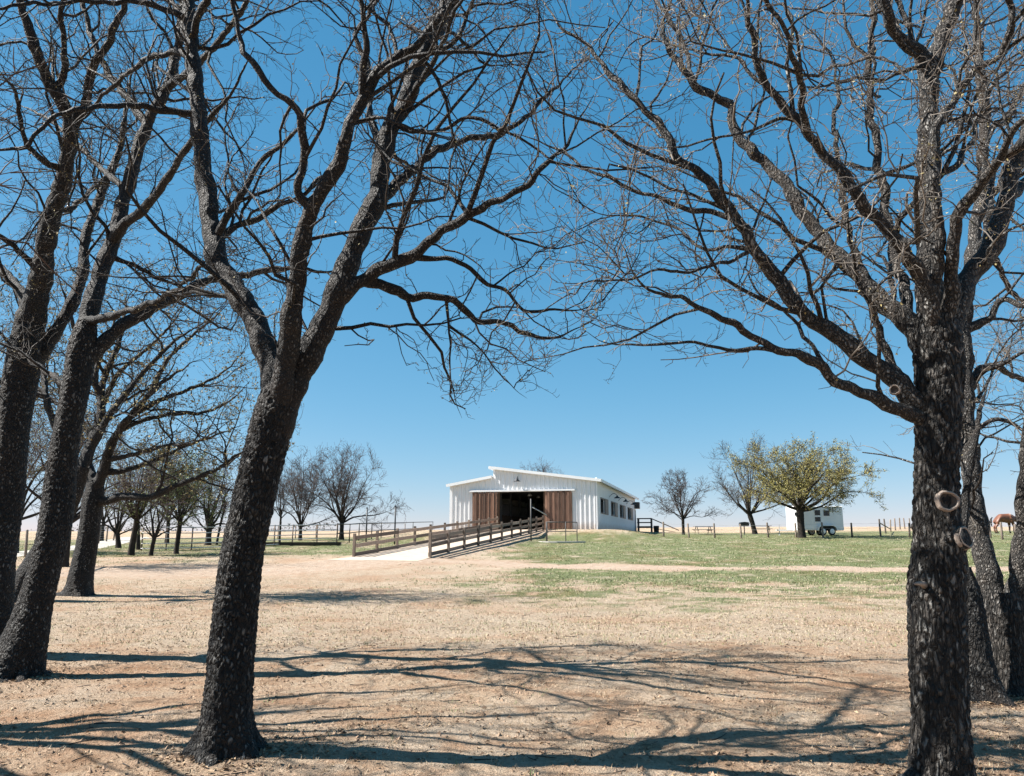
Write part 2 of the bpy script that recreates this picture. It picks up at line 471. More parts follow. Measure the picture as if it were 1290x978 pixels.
def ground_material():
    m, nt, b = nodes_of('ground_soil_and_grass')
    A = lambda n: N(nt, 'ShaderNodeAttribute', attribute_name=n).outputs['Fac']
    p = position(nt, (1, 1, 1), 'pos')
    ns = noise_(nt, 0.55, 5, 0.6, p); nm = noise_(nt, 3.3, 5, 0.65, p); nf = noise_(nt, 17.0, 5, 0.7, p); nff = noise_(nt, 70.0, 4, 0.7, p)
    dirt = mixc(nt, ramp(nt, ns, 0.35, 0.65), (0.390, 0.254, 0.164), (0.445, 0.320, 0.222))
    dirt = mixc(nt, math_(nt, 'MULTIPLY', ramp(nt, nm, 0.42, 0.68), 0.7), dirt, (0.530, 0.433, 0.320))
    dirt = mixc(nt, ramp(nt, nf, 0.53, 0.66, 0, 0.8), dirt, (0.156, 0.098, 0.058))
    dirt = mixc(nt, ramp(nt, nff, 0.56, 0.70, 0, 0.5), dirt, (0.546, 0.445, 0.328))
    dirt = mixc(nt, ramp(nt, noise_(nt, 42.0, 3, 0.6, p), 0.60, 0.68, 0, 0.8), dirt, (0.078, 0.051, 0.033))
    dirt = mixc(nt, math_(nt, 'MULTIPLY', ramp(nt, noise_(nt, 1.3, 5, 0.7, p), 0.50, 0.66), 0.5), dirt, (0.211, 0.129, 0.074))
    pathc = mixc(nt, ramp(nt, nm, 0.35, 0.65), (0.40, 0.285, 0.207), (0.47, 0.375, 0.293))
    straw = mixc(nt, ramp(nt, nf, 0.35, 0.62), (0.315, 0.236, 0.162), (0.505, 0.402, 0.306))
    straw = mixc(nt, ramp(nt, nff, 0.5, 0.72, 0, 0.6), straw, (0.570, 0.468, 0.352))
    straw = mixc(nt, ramp(nt, noise_(nt, 36.0, 3, 0.6, p), 0.60, 0.70, 0, 0.7), straw, (0.117, 0.086, 0.047))
    green = mixc(nt, ramp(nt, nf, 0.35, 0.68), (0.066, 0.101, 0.033), (0.164, 0.195, 0.082))
    green = mixc(nt, ramp(nt, nm, 0.5, 0.75, 0, 0.45), green, (0.273, 0.242, 0.133))
    farc = mixc(nt, ramp(nt, ns, 0.35, 0.65), (0.359, 0.257, 0.172), (0.421, 0.328, 0.234))
    def brk(a, nz, w=0.45):       # break a soft region edge into patches
        return ramp(nt, math_(nt, 'ADD', a, math_(nt, 'MULTIPLY', math_(nt, 'SUBTRACT', nz, 0.5), w*2.2)), 0.32, 0.68)
    c = mixc(nt, brk(A('straw'), nm, 0.6), dirt, straw)
    c = mixc(nt, math_(nt, 'MULTIPLY', brk(A('green'), math_(nt, 'ADD', math_(nt, 'MULTIPLY', nf, 0.6), math_(nt, 'MULTIPLY', nff, 0.4)), 0.85), 0.9), c, green)
    big = noise_(nt, 0.33, 4, 0.6, p)
    c = mixc(nt, math_(nt, 'MULTIPLY', ramp(nt, big, 0.47, 0.64), 0.75), c, mixc(nt, 1.0, c, (0.88, 0.73, 0.64), 'MULTIPLY'))
    c = mixc(nt, math_(nt, 'MULTIPLY', ramp(nt, noise_(nt, 0.9, 4, 0.6, p), 0.55, 0.68), 0.4), c, (0.52, 0.43, 0.335))
    c = mixc(nt, A('path'), c, pathc)
    c = mixc(nt, A('far'), c, farc)
    nt.links.new(c, b.inputs['Base Color'])
    b.inputs['Roughness'].default_value = 0.95; b.inputs['Specular IOR Level'].default_value = 0.1
    h = math_(nt, 'ADD', math_(nt, 'MULTIPLY', nf, 1.0), math_(nt, 'MULTIPLY', nff, 0.5))
    bump_(nt, b, h, 1.0, 0.085)
    return m
ground = link('ground', g_me, ground_material())
ground['kind'] = 'structure'

# ------------------------------------------------------------------ ramp
def ramp_pt(t, w, dz=0.0):
    d = RF - RN; L = np.hypot(*d); d = d/L
    p = RN + d*L*t + np.array([d[1], -d[0]])*w
    return Vector((p[0], p[1], RZ0 + (BZ - RZ0)*max(0, min(1, t)) + dz))

def build_ramp():
    b = MB(); n = 24
    for i in range(n):
        t0, t1 = i/n, (i+1)/n
        q = [ramp_pt(t0, -RW/2), ramp_pt(t0, RW/2), ramp_pt(t1, RW/2), ramp_pt(t1, -RW/2)]
        lo = [Vector((v.x, v.y, v.z-0.55)) for v in q]
        b.add(q + lo, [(0,1,2,3), (4,7,6,5), (0,4,5,1), (2,6,7,3), (1,5,6,2), (3,7,4,0)])
    # apron that meets the dirt
    q = [ramp_pt(-0.09, -RW/2-0.2), ramp_pt(-0.09, RW/2+0.3), ramp_pt(0, RW/2), ramp_pt(0, -RW/2)]
    for k in (0, 1): q[k].z = float(th(q[k].x, q[k].y)) + 0.015
    b.add(q, [(0,1,2,3)])
    m, nt, bs = nodes_of('ramp_gravel')
    p = position(nt)
    nz = noise_(nt, 2.0, 5, 0.6, p); nf = noise_(nt, 30, 4, 0.7, p)
    c = mixc(nt, ramp(nt, nz, 0.3, 0.7), (0.408, 0.318, 0.238), (0.490, 0.399, 0.315))
    c = mixc(nt, ramp(nt, nf, 0.55, 0.75, 0, 0.4), c, (0.294, 0.240, 0.190))
    nt.links.new(c, bs.inputs['Base Color']); bs.inputs['Roughness'].default_value = 0.95
    bump_(nt, bs, nf, 0.6, 0.03)
    o = b.build('ramp', m); o['kind'] = 'structure'
build_ramp()

def board_fence(pts, h, label, rails=(0.95, 0.55, 0.12), post=0.13, side=1, lean=0):
    """posts at pts, boards nailed on one side"""
    root = empty('board_fence', tuple(pts[0])); o0 = Vector(pts[0])
    tag(root, label, 'fence')
    rr = random.Random(len(pts)*7 + int(pts[0][0]*3))
    P = [Vector(p) - o0 for p in pts]
    pm = MB().box(-post/2, post/2, -post/2, post/2, -0.3, h).mesh('post', bevel=0.008)
    for p in P:
        o = link('post', pm, M['fence_post'], root); o.location = p
        o.rotation_euler = (rr.uniform(-.015, .015), rr.uniform(-.015, .015), math.atan2(P[-1].y-P[0].y, P[-1].x-P[0].x))
    for a, b in zip(P[:-1], P[1:]):
        t = (b-a).normalized(); nrm = Vector((t.y, -t.x, 0)).normalized()*side*(post/2+0.02)
        for z in rails:
            d1, d2 = rr.uniform(-.012, .012), rr.uniform(-.012, .012)
            m_ = MB().slab(a + nrm + Vector((0, 0, z+d1)) + t*0.004, b + nrm + Vector((0, 0, z+d2)) - t*0.004, 0.042, 0.19)
            m_.build('rail', M['fence_board'], root)
    return root
n_p = 11
board_fence([ramp_pt(i/(n_p-1)*0.985, -RW/2+0.05) for i in range(n_p)], 1.16, 'weathered brown board fence along the far left edge of the barn ramp', side=1)
board_fence([ramp_pt(i/(n_p-1)*0.985, RW/2-0.05) for i in range(n_p)], 1.20, 'weathered brown board fence along the near right edge of the barn ramp', side=-1)

# ------------------------------------------------------------------ barn
barn = empty('barn', (BO[0], BO[1], BZ), -BA)
tag(barn, 'white ribbed metal barn with stepped roof and open brown sliding doors', 'barn')
S_STEP = -9.2                                   # where the roof steps, measured from the right corner
H_R, H_PEAK, H_LOW, H_L = 4.15, 5.36, 4.58, 3.92
def roof_z(x):
    if x >= S_STEP: return H_R + (H_PEAK-H_R)*(-x)/(-S_STEP)
    return H_L + (H_LOW-H_L)*(x+BW)/(S_STEP+BW)
D0, D1, DH = -8.82, -4.48, 3.28                 # door opening
fw = MB()
def wall_piece(x0, x1, z0):
    fw.prism([(x0, z0), (x1, z0), (x1, roof_z(x1-1e-4)-0.02), (x0, roof_z(x0+1e-4)-0.02)], 'y', 0.0, 0.10)
wall_piece(-BW, S_STEP, 0.0 if S_STEP < D0 else DH)
wall_piece(S_STEP, D0, 0.0); wall_piece(D0, D1, DH); wall_piece(D1, 0.0, 0.0)
x = -BW + 0.10; pitch = 0.40
while x < -0.12:
    z0 = DH + 0.02 if D0-0.08 < x < D1+0.08 else 0.02
    zt = roof_z(x) - 0.05
    fw.add([(x-0.085, -0.001, z0), (x-0.045, -0.082, z0), (x+0.045, -0.082, z0), (x+0.065, -0.001, z0),
            (x-0.085, -0.001, zt), (x-0.045, -0.082, zt), (x+0.045, -0.082, zt), (x+0.065, -0.001, zt)],
           [(0,1,5,4), (1,2,6,5), (2,3,7,6), (0,3,2,1), (4,5,6,7)])
    x += pitch
fw.build('front_wall', M['white_metal'], barn)
# right side wall with four window openings
WINS = [(2.0, 4.6), (9.3, 11.9), (16.4, 19.2), (24.2, 27.2)]; WZ0, WZ1 = 1.50, 2.72
sw = MB()
yy = 0.0
for a, b in WINS + [(BD, BD)]:
    if a > yy: sw.box(-0.10, 0.0, yy + (0.11 if yy == 0 else 0), a, 0, H_R-0.02)
    if a < BD:
        sw.box(-0.10, 0.0, a, b, 0, WZ0); sw.box(-0.10, 0.0, a, b, WZ1, H_R-0.02)
    yy = b
y = 0.25
while y < BD-0.1:
    blk = [w for w in WINS if w[0]-0.12 < y < w[1]+2.6]
    spans = [(0.02, H_R-0.05)] if not blk else [(0.02, WZ0-0.1), (WZ1+0.1, H_R-0.05)]
    for z0, z1 in spans:
        sw.add([(0.001, y-0.07, z0), (0.03, y-0.03, z0), (0.03, y+0.03, z0), (0.001, y+0.07, z0),
                (0.001, y-0.07, z1), (0.03, y-0.03, z1), (0.03, y+0.03, z1), (0.001, y+0.07, z1)],
               [(0,4,5,1), (1,5,6,2), (2,6,7,3), (0,1,2,3), (4,7,6,5)])
    y += 0.40
sw.build('side_wall', M['white_metal'], barn)
MB().box(-BW, -BW+0.10, 0.11, BD-0.11, 0, H_L-0.02).build('side_wall', M['white_metal'], barn)
bw = MB(); bw.prism([(-BW, 0), (S_STEP, 0), (S_STEP, H_LOW-0.02), (-BW, H_L-0.02)], 'y', BD-0.10, BD)
bw.prism([(S_STEP, 0), (0, 0), (0, H_R-0.02), (S_STEP, H_PEAK-0.02)], 'y', BD-0.10, BD)
bw.build('back_wall', M['white_metal'], barn)
MB().box(S_STEP-0.04, S_STEP+0.06, 0.11, BD-0.11, H_LOW-0.05, H_PEAK-0.06).build('clerestory_wall', M['white_metal'], barn)
OV = 0.32
def roof_part(x0, z0, x1, z1, name):
    th_ = 0.11
    r = MB(); r.prism([(x0, z0), (x1, z1), (x1, z1+th_), (x0, z0+th_)], 'y', -OV, BD+OV)
    n = 28
    for i in range(n+1):                         # seams running down the slope
        y_ = -OV+0.05 + (BD+2*OV-0.1)*i/n
        r.slab((x0+0.01*(1 if x1 > x0 else -1), y_, z0+th_+0.02), (x1, y_, z1+th_+0.02), 0.05, 0.045)
    return r.build(name, M['roof_metal'], barn)
sl = (H_PEAK-H_R)/(-S_STEP)
roof_part(S_STEP-0.30, H_PEAK+0.30*sl, 0.42, H_R-0.42*sl, 'roof')
sl2 = (H_LOW-H_L)/(S_STEP+BW)
roof_part(-BW-0.36, H_L-0.36*sl2, S_STEP-0.05, H_LOW-0.05*sl2, 'roof')
def fascia(p, q, h=0.24):
    MB().slab(p, q, 0.05, h).build('fascia', M['white_trim'], barn)
fascia((S_STEP-0.32, -OV-0.028, H_PEAK+0.32*sl+0.03), (0.44, -OV-0.028, H_R-0.44*sl+0.03))
fascia((-BW-0.38, -OV-0.028, H_L-0.38*sl2+0.03), (S_STEP-0.06, -OV-0.028, H_LOW-0.06*sl2+0.03))
fascia((0.448, -OV, H_R-0.42*sl+0.02), (0.448, BD+OV, H_R-0.42*sl+0.02))
fascia((S_STEP-0.33, -OV, H_PEAK+0.3*sl+0.02), (S_STEP-0.33, BD+OV, H_PEAK+0.3*sl+0.02))
for xx in (0.0, -BW):                            # corner trim
    MB().box(xx-0.11+(0.03 if xx == 0 else 0), xx+0.03+(0.08 if xx else 0), -0.085, 0.12, 0.01, roof_z(min(xx, -0.001))-0.06).build('corner_trim', M['white_trim'], barn)
# door track, header and leaves
MB().box(D0-2.5, D1+2.6, -0.24, -0.08, DH+0.02, DH+0.17).build('door_track', M['white_trim'], barn)
jm = MB().box(-0.09, 0.09, -0.005, 0.16, 0.0, DH)
for xx in (D0+0.09, D1-0.09):
    o = link('door_jamb', jm.mesh('door_jamb'), M['inner_wood'], barn); o.location = (xx, 0, 0)
rb = random.Random(5)
def sliding_door(x0, x1, gap):
    root_me = MB(); zt = DH-0.15
    pts_ = [(x0, 0.15), (x1, 0.15), (x1, zt), (x0, zt)]
    root_me.box(x0, x1, -0.115, -0.085, 0.15, zt)
    d = root_me.build('sliding_door', M['fence_post'], barn)
    n = 11; w = (x1-x0)/n
    for i in range(n):
        a = x0+i*w
        wide = w*(0.95-gap*rb.uniform(0.1, 1))
        b_ = MB().box(a, a+wide, -0.155-rb.uniform(0, 0.012)-0.045*(i % 2), -0.122, 0.05+rb.uniform(0, .03), DH+rb.uniform(-0.03, 0.0))
        b_.build('board', M['door_board'], d)
    return d
sliding_door(D1-0.02, D1+2.36, 0.12)
sliding_door(D0-2.25, D0+0.02, 0.42)
# windows, shutters and lamps on the shaded side
for a, b in WINS:
    f = MB()
    f.box(0.0, 0.05, a-0.09, a, WZ0-0.09, WZ1+0.09); f.box(0.0, 0.05, b, b+0.09, WZ0-0.09, WZ1+0.09)
    f.box(0.0, 0.05, a, b, WZ0-0.09, WZ0); f.box(0.0, 0.05, a, b, WZ1, WZ1+0.09)
    w = f.build('window', M['dark_metal'], barn)
    g_ = MB()
    k = 6
    for i in range(1, k): g_.box(-0.06, -0.035, a+(b-a)*i/k-0.012, a+(b-a)*i/k+0.012, WZ0, WZ1)
    g_.build('window_bar', M['dark_metal'], w)
    s = MB(); sa, sb = b+0.12, b+2.3
    s.box(0.031, 0.075, sa, sa+0.09, WZ0-0.1, WZ1+0.1); s.box(0.031, 0.075, sb-0.09, sb, WZ0-0.1, WZ1+0.1)
    s.box(0.031, 0.075, sa+0.09, sb-0.09, WZ0-0.1, WZ0); s.box(0.031, 0.075, sa+0.09, sb-0.09, WZ1, WZ1+0.1)
    s.box(0.035, 0.055, sa+0.09, sb-0.09, WZ0, WZ1)
    for i in range(9):
        z = WZ0+0.06+i*0.143
        s.slab((0.062, sa+0.09, z), (0.062, sb-0.09, z), 0.02, 0.11)
    s.build('shutter', M['shutter'], w)
def wall_lamp(base, out, side):
    p0 = Vector(base); ox = Vector(out)
    pts = [p0 + ox*(0.55*u_) + Vector((0, 0, 0.34*math.sin(u_*math.pi*0.86))) for u_ in np.linspace(0, 1, 9)]
    a = MB().tube(pts, 0.022, 6).build('wall_lamp', M['dark_metal'], barn, smooth=True)
    e = pts[-1]
    MB().lathe([(0.03, 0.0), (0.07, -0.02), (0.10, -0.10), (0.30, -0.22), (0.31, -0.25), (0.28, -0.24), (0.05, -0.12)], 14, e).build('lamp_shade', M['dark_metal'], a, smooth=True)
for y_ in (8.0, 15.4, 23.0): wall_lamp((0.03, y_, 3.12), (1.35, 0, 0), 1)
wall_lamp((-6.9, -0.06, 4.25), (0, -1.0, 0), 0)
ub = MB().box(0.05, 0.62, BD-1.3, BD-0.1, 2.9, 3.7)
u_o = ub.build('utility_box', M['dark_metal'], barn, bevel=0.03)
lv = MB()
for i in range(6): lv.box(0.10, 0.57, BD-1.33, BD-1.302, 2.98+i*0.11, 3.04+i*0.11)
lv.build('louver', M['inner_dark'], u_o)
MB().tube([(0.05, BD-0.4, 2.8), (0.1, BD-0.4, 0.1)], 0.06, 8).build('downpipe', M['galvanised'], barn)
MB().lathe([(0.05, -0.15), (0.05, 0.28), (0.14, 0.30), (0.14, 0.36), (0.02, 0.42)], 10, (-0.75, 5.0, roof_z(-0.75)+0.1)).build('vent_cap', M['white_trim'], barn, smooth=True)
# inside
MB().box(-BW+0.11, -0.11, 0.02, BD-0.11, -0.06, 0.012).build('barn_floor', M['concrete'], barn)
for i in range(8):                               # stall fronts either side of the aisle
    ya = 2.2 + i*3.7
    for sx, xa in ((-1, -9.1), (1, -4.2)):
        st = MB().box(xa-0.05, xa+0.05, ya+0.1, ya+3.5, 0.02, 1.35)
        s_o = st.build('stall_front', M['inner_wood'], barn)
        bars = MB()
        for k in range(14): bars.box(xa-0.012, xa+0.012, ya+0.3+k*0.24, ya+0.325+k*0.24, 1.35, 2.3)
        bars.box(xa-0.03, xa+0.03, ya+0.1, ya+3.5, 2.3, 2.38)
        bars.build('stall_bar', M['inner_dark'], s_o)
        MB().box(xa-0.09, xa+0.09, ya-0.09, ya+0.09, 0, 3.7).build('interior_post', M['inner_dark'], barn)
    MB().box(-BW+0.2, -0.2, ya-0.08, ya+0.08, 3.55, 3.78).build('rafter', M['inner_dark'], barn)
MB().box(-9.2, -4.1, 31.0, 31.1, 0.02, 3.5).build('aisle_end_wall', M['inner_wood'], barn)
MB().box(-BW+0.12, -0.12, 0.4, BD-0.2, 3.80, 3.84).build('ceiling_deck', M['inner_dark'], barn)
for yl in (3.5, 7.2, 14.0):
    l_ = MB().tube([(-6.7, yl, 3.8), (-6.7, yl, 3.3)], 0.012, 5).build('pendant_lamp', M['dark_metal'], barn)
    MB().lathe([(0.03, 3.32), (0.12, 3.28), (0.22, 3.08), (0.20, 3.07), (0.06, 3.2)], 12, (-6.7, yl, 0)).build('lamp_shade', M['galvanised'], l_, smooth=True)

# ------------------------------------------------------------------ yard furniture near the barn
def local_thing(name, at, label, cat, rz=0.0, group=None):
    r = empty(name, tuple(at), rz); tag(r, label, cat, group); return r

pad_c = AT(706, 686, 60.0); pad_c[2] = float(th(pad_c[0], 60.0))
pad = MB()
pp = []
for i in range(18):
    an = 2*math.pi*i/18; pp.append((1.85*math.cos(an)*(1.0+0.04*math.sin(3*an)), 1.1*math.sin(an)))
pad.prism(pp, 'z', -0.3, 0.10)
po = pad.build('concrete_pad', M['concrete'], bevel=0.01); po.location = pad_c; po['kind'] = 'structure'
hr = local_thing('pipe_railing', (pad_c[0], pad_c[1], pad_c[2]+0.10), 'dark pipe railing standing on the round concrete pad beside the ramp', 'railing')
corners = [(-1.05, -0.55), (0.35, -0.75), (1.25, 0.25), (-0.95, 0.45)]
for cx_, cy_ in corners: MB().tube([(cx_, cy_, 0), (cx_, cy_, 1.40)], 0.034, 8).build('post', M['pipe_metal'], hr, smooth=True)
for i in range(3):
    a, b = corners[i], corners[i+1]
    for z in (1.38, 0.72): MB().tube([(*a, z), (*b, z)], 0.028, 8).build('rail', M['pipe_metal'], hr, smooth=True)
hp = local_thing('gate_pole', GX(669, 58.5), 'tall dark metal pole with slanted brace beside the ramp fence', 'pole')
MB().tube([(0, 0, -0.2), (0, 0, 3.0)], 0.05, 8).build('pole', M['pipe_metal'], hp, smooth=True)
MB().tube([(0, 0, 2.45), (1.15, 0.4, 1.85)], 0.03, 8).build('brace', M['galvanised'], hp, smooth=True)
for px, Y, h, lab in ((461, 62, 2.65, 'shorter of two tall dark poles behind the ramp fence, nearer the bare trees'), (497, 60, 2.75, 'taller of two tall dark poles behind the ramp fence, nearer the barn')):
    o = local_thing('steel_pole', GX(px, Y), lab, 'pole', group='steel poles behind the ramp')
    MB().tube([(0, 0, -0.3), (0, 0, h)], 0.055, 8).build('shaft', M['dark_metal'], o, smooth=True)
    MB().lathe([(0.068, h-0.03), (0.068, h+0.03), (0.02, h+0.05)], 8).build('cap', M['dark_metal'], o)

# loading steps with handrail at the barn's far corner
ls_at = BO + BV*1.1 + BU*(BD-0.6)
ls = local_thing('loading_stand', (ls_at[0], ls_at[1], float(th(*ls_at))), 'dark loading stand with sloping handrail at the far right barn corner', 'loading stand', -BA)
for xx in (-0.7, 0.9):
    for yy_ in (-0.6, 0.6): MB().box(xx-0.07, xx+0.07, yy_-0.07, yy_+0.07, -0.2, 1.75).build('post', M['dark_metal'], ls)
for z in (0.7, 1.2, 1.68):
    MB().slab((-0.8, -0.69, z), (1.0, -0.69, z), 0.05, 0.14).build('rail', M['dark_metal'], ls)
MB().box(-0.8, 1.0, -0.62, 0.62, 0.55, 0.63).build('deck', M['dark_metal'], ls)
MB().slab((0.9, -0.6, 1.70), (4.2, -0.7, 0.25), 0.07, 0.12).build('handrail', M['fence_post'], ls)
MB().slab((0.9, 0, 0.58), (3.9, 0, 0.02), 1.1, 0.06).build('ramp_board', M['fence_post'], ls)
MB().lathe([(0.30, 0.0), (0.34, 0.75), (0.36, 0.78), (0.3, 0.80)], 14, (1.55, -1.2, 0)).build('bucket', M['dark_metal'], ls, smooth=True)

# ------------------------------------------------------------------ post and wire fence on the right
def wire_fence(cols, label, h=1.15, r=0.075, wires=(0.35, 0.7, 1.05), brace=None, name='post_and_wire_fence', pmat='fence_post', wmat='galvanised'):
    P = [GX(px, Y) for px, Y in cols]; o0 = Vector(P[0])
    root = local_thing(name, P[0], label, 'fence')
    rr = random.Random(int(cols[0][0])); Q = [Vector(p)-o0 for p in P]
    pm = MB().lathe([(r*0.95, -0.3), (r, 0.3), (r*0.93, h-0.02), (r*0.6, h+0.02)], 8).mesh('post', smooth=True)
    for q in Q:
        o = link('post', pm, M[pmat], root); o.location = q
        o.rotation_euler = (rr.uniform(-.04, .04), rr.uniform(-.05, .05), rr.uniform(0, 6)); o.scale = (1, 1, rr.uniform(0.93, 1.08))
    for z in wires:
        w = MB()
        for a, b in zip(Q[:-1], Q[1:]):
            mid = (a+b)/2 + Vector((0, -0.02, z-0.03))
            w.tube([a+Vector((0, -r, z)), mid+Vector((0, -r, 0)), b+Vector((0, -r, z))], 0.006 if wmat == 'galvanised' else 0.03, 4, cap=False)
        w.build('wire' if wmat == 'galvanised' else 'rail', M[wmat], root)
    if brace:
        for i, j, za, zb in brace: MB().tube([Q[i]+Vector((0, 0, za)), Q[j]+Vector((0, 0, zb))], 0.05, 7).build('brace', M[pmat], root, smooth=True)
    return root
wire_fence([(836, 68), (868, 68), (900.5, 67.5), (934, 67), (968, 66.5), (1003, 66), (1037, 65.5), (1073.5, 65), (1109.5, 64.5), (1146, 64)],
           'straight row of wooden posts and wire in front of the horse trailer')
wire_fence([(1109.5, 69.5), (1116, 78), (1122, 85), (1128, 92), (1134, 99), (1140, 106), (1147, 115)], 'line of thin posts running away from the fence corner left of the large right trunk', brace=[(0, 2, 1.05, 0.3)], h=1.35)
wire_fence([(1180, 64), (1216, 62.5), (1248, 61), (1263, 58), (1281.5, 55), (1302, 52), (1330, 50)], 'wooden post fence in front of the grazing brown horse', h=1.25, r=0.085)

# picnic tables and barbecue
def picnic_table(px, Y, label, rz):
    r = local_thing('picnic_table', GX(px, Y), label, 'picnic table', rz, 'picnic tables by the post fence')
    for i in range(5): MB().box(-0.95, 0.95, -0.38+i*0.155, -0.24+i*0.155, 0.72, 0.765).build('top_board', M['table_wood'], r)
    for s in (-1, 1):
        MB().box(-0.95, 0.95, s*0.72-0.13, s*0.72+0.13, 0.42, 0.465).build('bench_seat', M['table_wood'], r)
        for t in (-1, 1): MB().slab((t*0.7, s*0.62, -0.02), (t*0.7, s*0.2, 0.72), 0.09, 0.05, (1, 0, 0)).build('leg', M['table_wood'], r)
        MB().box(s*0.7-0.05, s*0.7-0.005, -0.8, 0.8, 0.33, 0.42).build('cross_beam', M['table_wood'], r)
picnic_table(886, 84, 'wooden picnic table alone between the small bare tree and the barbecue', 0.1)
picnic_table(960, 84, 'wooden picnic table half hidden behind the forked bare tree trunk', -0.15)
bq = local_thing('barbecue_grill', GX(938, 76), 'black box barbecue grill on a post beside the forked bare tree', 'barbecue')
MB().tube([(0, 0, -0.2), (0, 0, 0.8)], 0.05, 8).build('post', M['dark_metal'], bq)
MB().prism([(-0.36, 0.8), (0.36, 0.8), (0.42, 1.02), (-0.42, 1.02)], 'y', -0.3, 0.3).build('firebox', M['dark_metal'], bq)
MB().prism([(-0.42, 1.03), (0.42, 1.03), (0.36, 1.16), (0.0, 1.2), (-0.36, 1.16)], 'y', -0.3, 0.3).build('lid', M['dark_metal'], bq)
MB().tube([(0.42, -0.2, 1.05), (0.58, -0.2, 1.05), (0.58, 0.2, 1.05), (0.42, 0.2, 1.05)], 0.015, 6).build('handle', M['galvanised'], bq)

# ------------------------------------------------------------------ horse trailer
def horse_trailer():
    at = GX(1026, 72.5)
    t = local_thing('horse_trailer', at, 'white and silver horse trailer parked behind the yellow green tree', 'trailer', R_(9))
    L, W, H0, H1 = 4.6, 2.0, 0.42, 2.42
    x0, x1 = -L/2, L/2
    body = MB()
    # plan with a rounded, tapered nose on the left
    plan = [(x1, -W/2), (x1, W/2), (x0+0.35, W/2), (x0+0.05, W*0.30), (x0, 0.0), (x0+0.05, -W*0.30), (x0+0.35, -W/2)]
    body.prism(plan, 'z', H0, H1)
    bo = body.build('body', M['trailer_silver'], t, bevel=0.05)
    roof = MB(); roof.prism([(a*1.012+0.0, b*1.02) for a, b in plan], 'z', H1+0.003, H1+0.12)
    roof.build('roof', M['trailer_white'], t, bevel=0.05)
    nose = MB(); pl = [(x0+0.9, -W/2-0.006), (x0+0.9, W/2+0.006), (x0+0.345, W/2+0.006), (x0+0.043, W*0.304), (x0-0.007, 0), (x0+0.043, -W*0.304), (x0+0.345, -W/2-0.006)]
    nose.prism(pl, 'z', H0-0.02, H1-0.004); nose.build('nose', M['trailer_white'], t, bevel=0.02)
    def pane(xa, xb, za, zb, bars=True):
        y = -W/2
        f = MB()
        f.box(xa-0.05, xb+0.05, y-0.024, y-0.002, zb, zb+0.05); f.box(xa-0.05, xb+0.05, y-0.024, y-0.002, za-0.05, za)
        f.box(xa-0.05, xa, y-0.024, y-0.002, za, zb); f.box(xb, xb+0.05, y-0.024, y-0.002, za, zb)
        w = f.build('window', M['trailer_silver'], t)
        MB().box(xa, xb, y-0.012, y-0.003, za, zb).build('pane', M['glass'], w)
        if bars: MB().box((xa+xb)/2-0.02, (xa+xb)/2+0.02, y-0.020, y-0.0125, za, zb).build('glazing_bar', M['dark_metal'], w)
    pane(-0.42, 0.12, 1.72, 2.18); pane(-0.42, 0.12, 1.18, 1.58); pane(0.42, 1.0, 1.68, 2.16)
    d = MB().box(-0.53, 0.24, -W/2-0.0015, -W/2+0.02, 0.55, 2.28).build('side_door', M['trailer_silver'], t)
    MB().box(0.16, 0.21, -W/2-0.035, -W/2-0.002, 1.02, 1.14).build('handle', M['dark_metal'], d)
    # small window in the nose
    nw = MB(); nw.slab((x0+0.12, -W*0.40, 1.84), (x0+0.24, -W*0.455, 1.84), 0.05, 0.28); nw.build('nose_window', M['glass'], t)
    st = MB(); st.box(x0+0.9, x1-0.02, -W/2-0.010, -W/2-0.002, 0.46, 0.72); st.build('lower_trim', M['trailer_white'], t)
    fx = 0.62
    fen = MB()
    arc = [(fx-0.92, 0.46), (fx-0.84, 0.72), (fx-0.62, 0.88), (fx+0.62, 0.88), (fx+0.84, 0.72), (fx+0.92, 0.46)]
    fen.prism(arc + [(a*0.94+fx*0.06, b-0.07) for a, b in arc[::-1]], 'y', -W/2-0.26, -W/2-0.011)
    fen.build('fender', M['trailer_white'], t)
    MB().prism([(a*0.93+fx*0.07, b-0.072) for a, b in arc], 'y', -W/2-0.0145, -W/2-0.0105).build('wheel_well', M['rubber'], t)
    for wx in (fx-0.42, fx+0.42):
        for sy in (-1, 1):
            yc = sy*(W/2+0.11) if sy < 0 else W/2-0.14
            c = (wx, yc, 0.34)
            w = MB().lathe([(0.2, -0.10), (0.32, -0.10), (0.345, -0.06), (0.345, 0.06), (0.32, 0.10), (0.2, 0.10)], 20, c, 'y').build('wheel', M['rubber'], t, smooth=True)
            MB().lathe([(0.04, -0.128), (0.12, -0.122), (0.20, -0.114), (0.222, -0.102), (0.21, 0.09), (0.05, 0.06)], 16, c, 'y').build('rim', M['trailer_white'], w, smooth=True)
    to = MB()
    for s in (-1, 1): to.slab((x0+0.1, s*0.55, 0.44), (x0-1.15, 0.0, 0.44), 0.07, 0.1)
    to.box(x0-1.3, x0-1.1, -0.05, 0.05, 0.40, 0.5); to.build('tongue', M['trailer_white'], t)
    MB().tube([(x0-1.0, 0, 0.9), (x0-1.0, 0, 0.03)], 0.04, 8).build('jack', M['galvanised'], t)
    MB().lathe([(0.11, 0.0), (0.11, 0.03), (0.03, 0.05)], 10, (x0-1.0, 0, 0.0)).build('jack_foot', M['galvanised'], t)
    # rear ramp bar and stays
    MB().tube([(x1+0.04, -0.8, 0.6), (x1+0.04, -0.8, 2.2)], 0.02, 6).build('door_bar', M['galvanised'], t)
horse_trailer()

